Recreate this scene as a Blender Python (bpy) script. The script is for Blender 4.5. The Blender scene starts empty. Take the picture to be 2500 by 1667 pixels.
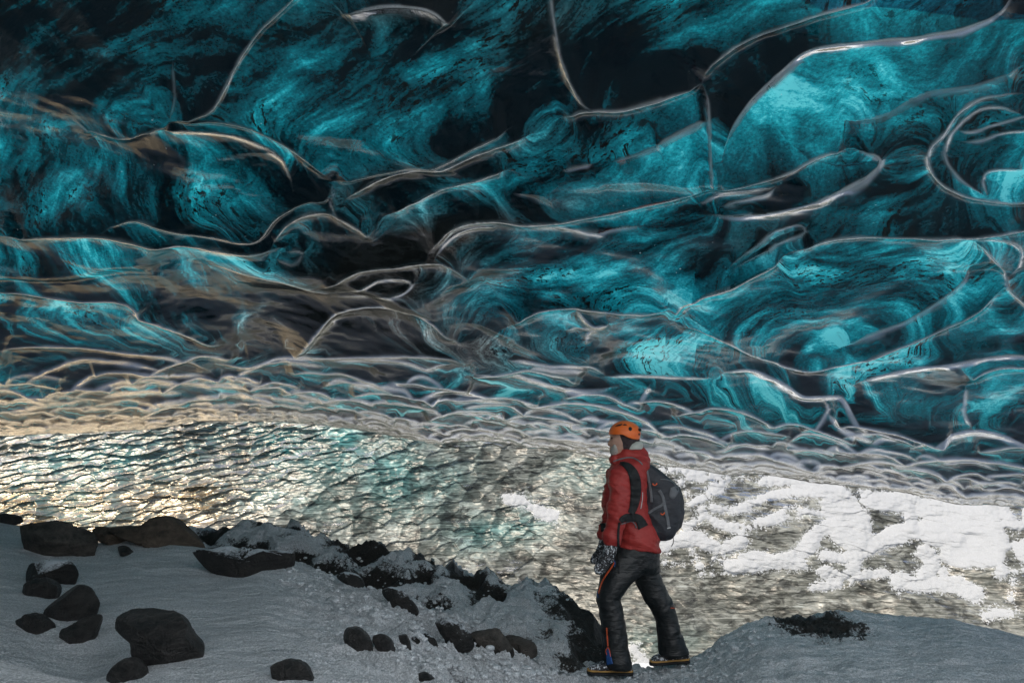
import bpy, bmesh, math, random
import numpy as np
from mathutils import Vector, Matrix
R = math.radians
C = bpy.context.scene.collection
sc = bpy.context.scene

# ------------------------------------------------------------------ camera
PITCH = R(10.5); F = 1667.0; CU, CV = 1250.0, 833.5
CAM = np.array([0.0, 0.0, 1.47])
cam = bpy.data.cameras.new("camera"); cam.lens = 24; cam.sensor_width = 36
cam.clip_start = 0.05; cam.clip_end = 2000
camo = bpy.data.objects.new("camera", cam); C.objects.link(camo)
camo.location = CAM; camo.rotation_euler = (R(90) + PITCH, 0, 0)
sc.camera = camo
# ------------------------------------------------------------------ world, sun, exposure
SUN_EL, SUN_AZ = R(56), R(215)       # azimuth clockwise from +Y : behind the camera, to the left
w = bpy.data.worlds.new("World"); sc.world = w; w.use_nodes = True
nt = w.node_tree; bg = nt.nodes["Background"]
sky = nt.nodes.new("ShaderNodeTexSky"); sky.sky_type = 'NISHITA'; sky.sun_disc = False
sky.sun_elevation = SUN_EL; sky.sun_rotation = SUN_AZ
nt.links.new(sky.outputs[0], bg.inputs[0]); bg.inputs[1].default_value = 0.14
sl = bpy.data.lights.new("sun", 'SUN'); sl.energy = 4.8; sl.angle = R(0.5); sl.color = (1, .91, .78)
so = bpy.data.objects.new("sun", sl); C.objects.link(so)
sd = Vector((math.sin(SUN_AZ) * math.cos(SUN_EL), math.cos(SUN_AZ) * math.cos(SUN_EL), math.sin(SUN_EL)))
so.rotation_euler = (-sd).to_track_quat('-Z', 'Y').to_euler()
sc.view_settings.view_transform = 'Standard'; sc.view_settings.look = 'None'
sc.view_settings.exposure = 0.0; sc.view_settings.gamma = 1
sc.render.engine = 'CYCLES'
sc.cycles.max_bounces = 8; sc.cycles.diffuse_bounces = 4; sc.cycles.glossy_bounces = 4
sc.cycles.sample_clamp_indirect = 6; sc.cycles.use_denoising = True

# ------------------------------------------------------------------ helpers
cp, sp_ = math.cos(PITCH), math.sin(PITCH)
def ray(u, v):
    """direction through photo pixel (u, v), scaled to advance 1 m in +Y"""
    a = (np.asarray(u, float) - CU) / F; b = (CV - np.asarray(v, float)) / F
    y = cp - b * sp_; z = sp_ + b * cp
    return a / y, z / y
def at(u, v, y):
    rx, rz = ray(u, v); y = np.asarray(y, float)
    return np.stack([rx * y + 0 * rz, y + 0 * rx, CAM[2] + rz * y], -1)
def sm(a, b, x):
    t = np.clip((x - a) / (b - a), 0, 1); return t * t * (3 - 2 * t)
def interp(pts, x):
    p = np.array(pts, float); return np.interp(x, p[:, 0], p[:, 1])
def hsh(ix, iy, iz, s):
    h = (ix * 374761393 + iy * 668265263 + iz * 2147483647 + s * 1274126177) & 0xffffffff
    h = ((h ^ (h >> 13)) * 1274126177) & 0xffffffff
    h = ((h ^ (h >> 16)) * 2246822519) & 0xffffffff
    h = h ^ (h >> 15)
    return (h & 0xffffff) / float(0xffffff)
def vnoise(x, y, z=0.0, s=0):
    x, y, z = np.broadcast_arrays(x, y, np.asarray(z, float))
    x0 = np.floor(x); y0 = np.floor(y); z0 = np.floor(z)
    fx, fy, fz = x - x0, y - y0, z - z0
    fx = fx * fx * fx * (fx * (fx * 6 - 15) + 10); fy = fy * fy * fy * (fy * (fy * 6 - 15) + 10); fz = fz * fz * (3 - 2 * fz)
    ix, iy, iz = x0.astype(np.int64), y0.astype(np.int64), z0.astype(np.int64)
    def pl(k):
        a = hsh(ix, iy, iz + k, s); b = hsh(ix + 1, iy, iz + k, s)
        c = hsh(ix, iy + 1, iz + k, s); d = hsh(ix + 1, iy + 1, iz + k, s)
        return (a * (1 - fx) + b * fx) * (1 - fy) + (c * (1 - fx) + d * fx) * fy
    if not np.any(fz): return pl(0) * 2 - 1
    return (pl(0) * (1 - fz) + pl(1) * fz) * 2 - 1
def fbm(x, y, z=0.0, o=4, s=0, g=.5):
    t = 0; a = 1.0; n = 0
    for i in range(o):
        t = t + a * vnoise(x * 2 ** i + 17.3 * i, y * 2 ** i - 9.1 * i, np.asarray(z) * 2 ** i, s + i); n += a; a *= g
    return t / n
def worley(x, y, s=0, jit=.9):
    """returns F1, F2, random id, dx, dy to nearest centre"""
    ix = np.floor(x).astype(np.int64); iy = np.floor(y).astype(np.int64)
    f1 = np.full(x.shape, 9.); f2 = f1.copy(); rid = np.zeros(x.shape); bx = rid.copy(); by = rid.copy()
    for j in (-1, 0, 1):
        for i in (-1, 0, 1):
            cx, cy = ix + i, iy + j
            px = cx + .5 + jit * (hsh(cx, cy, 0 * cx, s) - .5); py = cy + .5 + jit * (hsh(cx, cy, 0 * cx + 1, s) - .5)
            dx, dy = x - px, y - py; d = np.hypot(dx, dy)
            m = d < f1
            f2 = np.where(m, f1, np.minimum(f2, d)); f1 = np.where(m, d, f1)
            rid = np.where(m, hsh(cx, cy, 0 * cx + 2, s), rid); bx = np.where(m, dx, bx); by = np.where(m, dy, by)
    return f1, f2, rid, bx, by
def tag(o, label=None, cat=None, group=None, kind=None):
    if label: o["label"] = label
    if cat: o["category"] = cat
    if group: o["group"] = group
    if kind: o["kind"] = kind
    return o
def raw_mesh(name, V, faces, mat, parent=None, smooth=True, attrs=None):
    me = bpy.data.meshes.new(name)
    V = np.asarray(V, np.float32).reshape(-1, 3)
    Fc = np.asarray(faces, np.int32)
    k = Fc.shape[1]
    me.vertices.add(len(V)); me.vertices.foreach_set("co", V.ravel())
    me.loops.add(Fc.size); me.loops.foreach_set("vertex_index", Fc.ravel())
    me.polygons.add(len(Fc)); me.polygons.foreach_set("loop_start", np.arange(len(Fc), dtype=np.int32) * k)
    me.polygons.foreach_set("loop_total", np.full(len(Fc), k, np.int32))
    me.polygons.foreach_set("use_smooth", np.full(len(Fc), smooth, bool))
    me.update(calc_edges=True)
    for n, a in (attrs or {}).items():
        a = np.asarray(a, np.float32)
        if a.size == len(V):
            t = me.attributes.new(n, 'FLOAT', 'POINT'); t.data.foreach_set("value", a.ravel())
        else:
            t = me.attributes.new(n, 'FLOAT_VECTOR', 'POINT'); t.data.foreach_set("vector", a.ravel())
    me.materials.append(mat)
    o = bpy.data.objects.new(name, me); C.objects.link(o)
    if parent: o.parent = parent
    return o
def gridfaces(nv, nu, keep=None, flip=False):
    i = np.arange(nv * nu).reshape(nv, nu)
    q = np.stack([i[:-1, :-1], i[:-1, 1:], i[1:, 1:], i[1:, :-1]], -1)
    if flip: q = q[..., ::-1]
    if keep is not None: q = q[keep]
    return q.reshape(-1, 4)
def sheet(name, P, mat, attrs=None, flip=False, keep=None, parent=None):
    nv, nu = P.shape[:2]
    fc = gridfaces(nv, nu, keep, flip); V = P.reshape(-1, 3); at_ = {k: np.asarray(a).reshape(nv * nu, -1) for k, a in (attrs or {}).items()}
    if keep is not None:
        used = np.unique(fc); mp = np.zeros(nv * nu, np.int32); mp[used] = np.arange(len(used))
        fc = mp[fc]; V = V[used]; at_ = {k: a[used] for k, a in at_.items()}
    return raw_mesh(name, V, fc, mat, parent, True, at_)
def spline(pts, step=6.0):
    p = np.array(pts, float)
    if len(p) < 3: 
        n = max(2, int(np.hypot(*(p[1] - p[0])) / step)); t = np.linspace(0, 1, n)[:, None]; return p[0] * (1 - t) + p[1] * t
    q = np.vstack([2 * p[0] - p[1], p, 2 * p[-1] - p[-2]]); out = []
    for i in range(1, len(q) - 2):
        n = max(2, int(np.hypot(*(q[i + 1] - q[i])) / step)); t = np.linspace(0, 1, n, endpoint=False)[:, None]
        a, b, c, d = q[i - 1], q[i], q[i + 1], q[i + 2]
        out.append(.5 * (2 * b + (c - a) * t + (2 * a - 5 * b + 4 * c - d) * t * t + (3 * b - a - 3 * c + d) * t ** 3))
    return np.vstack(out + [p[-1:]])

# ------------------------------------------------------------------ node helpers
class NT:
    def __init__(s, name):
        s.m = bpy.data.materials.new(name); s.m.use_nodes = True; s.t = s.m.node_tree; s.t.nodes.clear()
        s.out = s.t.nodes.new("ShaderNodeOutputMaterial")
    def n(s, ty, ins=None, **kw):
        nd = s.t.nodes.new(ty)
        for k, v in kw.items(): setattr(nd, k, v)
        for k, v in (ins or {}).items():
            if isinstance(v, bpy.types.NodeSocket): s.t.links.new(v, nd.inputs[k])
            else: nd.inputs[k].default_value = v
        return nd
    def math(s, op, a, b=0.0, c=0.0, clamp=False):
        return s.n("ShaderNodeMath", {0: a, 1: b, 2: c}, operation=op, use_clamp=clamp).outputs[0]
    def vmath(s, op, a, b=(0, 0, 0)):
        return s.n("ShaderNodeVectorMath", {0: a, 1: b}, operation=op).outputs[0]
    def noise(s, vec, scale, detail=4, rough=.5, dist=0.0):
        return s.n("ShaderNodeTexNoise", {"Vector": vec, "Scale": scale, "Detail": detail, "Roughness": rough, "Distortion": dist}).outputs["Fac"]
    def ramp(s, fac, stops, interp='LINEAR'):
        r = s.n("ShaderNodeValToRGB", {0: fac}); cr = r.color_ramp; cr.interpolation = interp
        while len(cr.elements) < len(stops): cr.elements.new(.5)
        for e, (p, c) in zip(cr.elements, stops):
            e.position = p; e.color = (c, c, c, 1) if isinstance(c, (int, float)) else (*c, 1)
        return r.outputs[0]
    def mixc(s, f, a, b, bt='MIX'):
        m = s.n("ShaderNodeMix", data_type='RGBA', blend_type=bt)
        for k, v in ((0, f), (6, a), (7, b)):
            if isinstance(v, bpy.types.NodeSocket): s.t.links.new(v, m.inputs[k])
            else: m.inputs[k].default_value = v if not isinstance(v, tuple) else (*v[:3], 1)
        return m.outputs[2]
    def attr(s, name, vec=False):
        a = s.n("ShaderNodeAttribute", attribute_name=name); return a.outputs["Vector" if vec else "Fac"]
    def pos(s): return s.n("ShaderNodeNewGeometry").outputs["Position"]
    def obj(s): return s.n("ShaderNodeTexCoord").outputs["Object"]
    def mapping(s, vec, sc_=(1, 1, 1), rot=(0, 0, 0), loc=(0, 0, 0)):
        return s.n("ShaderNodeMapping", {"Vector": vec, "Scale": sc_, "Rotation": rot, "Location": loc}).outputs[0]
    def bump(s, h, strength=.5, dist=.01, normal=None):
        i = {"Height": h, "Strength": strength, "Distance": dist}
        if normal is not None: i["Normal"] = normal
        return s.n("ShaderNodeBump", i).outputs[0]
    def done(s, sh): s.t.links.new(sh, s.out.inputs[0]); return s.m
def principled(nt_, color, rough=.6, normal=None, **kw):
    i = {"Base Color": color if not isinstance(color, tuple) else (*color[:3], 1), "Roughness": rough}
    if normal is not None: i["Normal"] = normal
    i.update(kw)
    return nt_.n("ShaderNodeBsdfPrincipled", i).outputs[0]

# ------------------------------------------------------------------ materials
def mat_ice_ceiling():
    n = NT("blue_ice")
    fl = n.attr("flow", True); glow = n.attr("glow"); gray = n.attr("grey")
    p = n.pos()
    broad = n.noise(n.mapping(fl, (.8, 2.6, 1)), 1.0, 3, .55, .5)
    mid = n.noise(n.mapping(fl, (1.4, 7.0, 1), loc=(3, 1, 0)), 1.0, 6, .6, .5)
    fine = n.noise(n.mapping(fl, (4, 30, 1), loc=(1, 7, 0)), 1.0, 6, .7, .5)
    grain = n.noise(p, 45, 4, .8)
    s1 = n.math('MULTIPLY_ADD', mid, 1.2, n.math('MULTIPLY', broad, 1.5))
    s2 = n.math('MULTIPLY_ADD', fine, .60, s1)
    s3 = n.math('MULTIPLY_ADD', grain, .5, s2)
    t = n.math('MULTIPLY_ADD', s3, 1.55, -2.60)
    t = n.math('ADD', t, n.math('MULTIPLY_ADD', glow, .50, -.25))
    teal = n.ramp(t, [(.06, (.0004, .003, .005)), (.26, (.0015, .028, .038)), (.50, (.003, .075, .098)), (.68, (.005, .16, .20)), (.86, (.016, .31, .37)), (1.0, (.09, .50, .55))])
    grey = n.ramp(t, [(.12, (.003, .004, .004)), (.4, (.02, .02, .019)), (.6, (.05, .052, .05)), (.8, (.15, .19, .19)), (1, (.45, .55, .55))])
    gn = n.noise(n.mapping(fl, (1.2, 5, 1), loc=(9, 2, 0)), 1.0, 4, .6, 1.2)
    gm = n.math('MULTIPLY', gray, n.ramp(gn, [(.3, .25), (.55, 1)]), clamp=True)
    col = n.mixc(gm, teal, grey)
    # dust specks and thin dirt bands frozen in the ice
    dn = n.noise(n.mapping(fl, (12, 40, 12), loc=(4, 4, 0)), 1.0, 4, .75)
    dm = n.noise(n.mapping(fl, (.9, 4, 1), loc=(7, 5, 0)), 1.0, 3, .5)
    dirt = n.math('MULTIPLY', n.ramp(dn, [(.53, 0), (.57, 1)]), n.ramp(dm, [(.5, 0), (.60, 1)]))
    col = n.mixc(dirt, col, (.002, .003, .003))
    # trapped white bubbles
    wn = n.noise(p, 28, 2, .6); wm = n.noise(p, 1.6, 3, .6)
    spk = n.math('MULTIPLY', n.ramp(wn, [(.735, 0), (.765, 1)]), n.ramp(wm, [(.5, 0), (.56, 1)]))
    # fine surface relief
    h = n.math('MULTIPLY_ADD', fine, .6, n.math('MULTIPLY', n.noise(p, 9, 3, .5), .5))
    nb = n.bump(h, .35, .010)
    tr = n.n("ShaderNodeBsdfTranslucent", {"Color": col}).outputs[0]
    df = n.n("ShaderNodeBsdfDiffuse", {"Color": n.mixc(spk, n.mixc(.8, col, (.01, .014, .016)), (.7, .75, .75)), "Normal": nb}).outputs[0]
    body = n.n("ShaderNodeMixShader", {0: n.math('MULTIPLY_ADD', spk, .7, .12), 1: tr, 2: df}).outputs[0]
    gl = n.n("ShaderNodeBsdfGlossy", {"Color": (1, 1, 1, 1), "Roughness": n.math('MULTIPLY_ADD', n.noise(p, 3, 3), .06, .01), "Normal": nb}).outputs[0]
    fr = n.n("ShaderNodeFresnel", {"IOR": 1.45, "Normal": nb}).outputs[0]
    fac = n.math('MULTIPLY_ADD', n.attr('hilite'), 1.0, n.math('MINIMUM', n.math('MULTIPLY', fr, 1.1), .17), clamp=True)  # mirror strength painted along ridge crests to draw their highlights
    return n.done(n.n("ShaderNodeMixShader", {0: fac, 1: body, 2: gl}).outputs[0])

def mat_ice_wall():
    n = NT("scalloped_ice")
    p = n.pos(); warm = n.attr("warm"); cell = n.attr("cell"); tealm = n.attr("teal"); sdf = n.attr('frost')
    q = n.mapping(p, (1, 1, 3.2), rot=(0, R(-14), 0))
    a = n.noise(q, 1.1, 6, .62, .8); b = n.noise(q, 5.0, 5, .65, 1.2)
    st = n.noise(n.mapping(p, (2, 2, 34), rot=(0, R(-10), 0)), 1.0, 5, .6, .6)
    t = n.math('ADD', n.math('MULTIPLY_ADD', a, .55, n.math('MULTIPLY', b, .45)), n.math('MULTIPLY_ADD', cell, .16, n.math('MULTIPLY_ADD', st, .75, -.45)))
    cgr = n.ramp(t, [(.2, (.035, .036, .030)), (.40, (.12, .125, .11)), (.56, (.27, .275, .25)), (.72, (.45, .49, .46)), (.9, (.75, .8, .78))])
    cte = n.ramp(t, [(.2, (.01, .06, .065)), (.40, (.03, .17, .17)), (.56, (.10, .33, .32)), (.72, (.28, .53, .50)), (.9, (.65, .82, .8))])
    col = n.mixc(n.math('MULTIPLY', tealm, n.ramp(n.noise(p, .9, 4, .6), [(.35, .35), (.6, 1)]), clamp=True), cgr, cte)
    dk = n.ramp(n.noise(n.mapping(p, (2.2, 2, 5.5), rot=(0, R(-25), 0), loc=(3, 0, 1)), 1.0, 5, .62, 1.6), [(.40, .30), (.47, .62), (.52, 1)])
    col = n.mixc(1.0, col, dk, 'MULTIPLY')
    fz = n.noise(p, 26, 5, .78); fm = n.ramp(n.math('MULTIPLY_ADD', sdf, .16, fz), [(.66, 0), (.72, 1)])
    col = n.mixc(fm, col, (.5, .52, .54))
    h = n.math('MULTIPLY_ADD', st, .5, b)
    nb = n.bump(h, .35, .02)
    df = n.n("ShaderNodeBsdfDiffuse", {"Color": col, "Normal": nb}).outputs[0]
    gl = n.n("ShaderNodeBsdfGlossy", {"Color": n.mixc(n.math('MULTIPLY', warm, 1.0, clamp=True), (1, .97, .93), (1, .82, .58)), "Roughness": .27, "Normal": nb}).outputs[0]  # gold tint stands in for warm sun reflections
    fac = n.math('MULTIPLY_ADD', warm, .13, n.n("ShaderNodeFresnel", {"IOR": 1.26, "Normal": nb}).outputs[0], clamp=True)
    return n.done(n.n("ShaderNodeMixShader", {0: fac, 1: df, 2: gl}).outputs[0])

def mat_snow(name, ripple=1.0, dirty=False, alb=1.0):
    n = NT(name); p = n.pos()
    g = n.noise(p, 110, 3, .85); sk = n.noise(n.mapping(p, (1.2, 9, 9), rot=(0, 0, R(-24))), 1.0, 6, .7, .6)
    rp = n.noise(n.mapping(p, (3.0, 17, 17), rot=(0, 0, R(-24))), 1.0, 5, .62, .5)
    rp2 = n.noise(n.mapping(p, (14, 60, 60), rot=(0, 0, R(-24))), 1.0, 4, .6, .6)
    h = n.math('ADD', n.math('MULTIPLY', rp, 1.0 * ripple), n.math('MULTIPLY_ADD', rp2, .45 * ripple, n.math('MULTIPLY', g, .28)))
    nb = n.bump(h, .9, .035)
    col = n.mixc(n.ramp(n.math('MULTIPLY_ADD', sk, .35 * ripple, g), [(.42 + .17 * ripple, 0), (.60 + .17 * ripple, 1)]), tuple(alb * c for c in ((.42, .45, .47) if alb == 1 else (.6, .62, .64))), tuple(alb * c for c in (.84, .87, .90)))
    if dirty:
        d = n.attr("dirt")
        dn = n.noise(p, 7, 6, .7, .4); dd = n.noise(p, 60, 4, .7)
        m = n.ramp(n.math('ADD', d, n.math('MULTIPLY_ADD', dn, .9, n.math('MULTIPLY_ADD', dd, .5, -.7))), [(.47, 0), (.56, 1)])
        dc = n.ramp(dd, [(.3, (.008, .007, .006)), (.6, (.035, .030, .026)), (.75, (.12, .11, .105))])
        col = n.mixc(m, col, dc)
        nb = n.bump(n.math('ADD', h, n.math('MULTIPLY', dn, 1.5)), 1.0, .05)
    return n.done(principled(n, col, .55, nb))

def mat_rock(name, c1, c2, rough=.75, frost=.0):
    n = NT(name); p = n.obj(); gp = n.n("ShaderNodeNewGeometry").outputs["Normal"]
    a = n.noise(p, 3.5, 7, .68, .3); b = n.noise(p, 22, 5, .7); c = n.noise(p, 90, 3, .7)
    st = n.noise(n.mapping(p, (2, 2, 12), rot=(.5, .3, 0)), 1.5, 5, .6, .5)
    t = n.math('ADD', n.math('MULTIPLY_ADD', a, .5, n.math('MULTIPLY', b, .3)), n.math('MULTIPLY', st, .3))
    col = n.ramp(t, [(.46, c1), (.66, c2)])
    if frost:
        nz = n.n("ShaderNodeSeparateXYZ", {0: gp}).outputs[2]
        m = n.ramp(n.math('ADD', n.math('MULTIPLY', nz, .35), n.math('MULTIPLY_ADD', a, .7, n.math('MULTIPLY', c, .25))), [(.86 - frost * .25, 0), (.93 - frost * .2, 1)])
        col = n.mixc(m, col, (.6, .64, .68))
    h = n.math('ADD', n.math('MULTIPLY_ADD', b, .6, a), n.math('MULTIPLY_ADD', c, .22, n.math('MULTIPLY', st, .5)))
    return n.done(principled(n, col, rough, n.bump(h, 1.0, .06)))
M = {}
nf = NT("fill_vault"); nfp = nf.pos(); nfx = nf.n("ShaderNodeSeparateXYZ", {0: nfp}).outputs[0]
M['vault'] = nf.done(nf.n("ShaderNodeBsdfTranslucent", {"Color": nf.mixc(nf.ramp(nf.math('MULTIPLY_ADD', nfx, .16, nf.math('MULTIPLY_ADD', nf.noise(nfp, .7, 4, .6), .5, .38)), [(.1, 0), (.55, 1)]), (.07, .12, .15), (.92, .96, .98))}).outputs[0])  # translucency set to pass soft neutral fill, dimmer on the left
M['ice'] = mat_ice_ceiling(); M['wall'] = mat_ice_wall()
M['snow'] = mat_snow("wind_packed_snow"); M['slopesnow'] = mat_snow('wind_packed_snow', 1.0, True); M['dirtysnow'] = mat_snow("dirty_snow", .8, True)
M['wallsnow'] = mat_snow('plastered_snow', .1, alb=.62); M['rough'] = mat_snow("crusted_snow", .35)
M['rock'] = mat_rock("black_basalt", (.003, .003, .003), (.05, .045, .042), .45)
M['rockb'] = mat_rock("brown_basalt", (.035, .027, .02), (.13, .10, .075), .85)
M['rockf'] = mat_rock("frosted_basalt", (.005, .005, .005), (.035, .031, .028), .6, .8)
M['rockg'] = mat_rock("rough_grey_basalt", (.018, .016, .014), (.12, .105, .09), .8)

# ------------------------------------------------------------------ the ice ceiling
LIP = [(-900, 1085), (-300, 1070), (0, 1062), (160, 1057), (372, 1047), (480, 1028), (560, 1026), (690, 1028), (800, 1039), (900, 1052), (1000, 1071), (1060, 1081),
       (1170, 1073), (1250, 1084), (1290, 1092), (1360, 1095), (1460, 1116), (1590, 1127), (1710, 1148), (1780, 1158), (1870, 1156), (2000, 1180), (2100, 1185),
       (2234, 1206), (2335, 1228), (2500, 1236), (3400, 1290)]
Q = {'a': (0, 0), 'b': (1250, 0), 'c': (0, 834), 'd': (1250, 834)}
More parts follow.
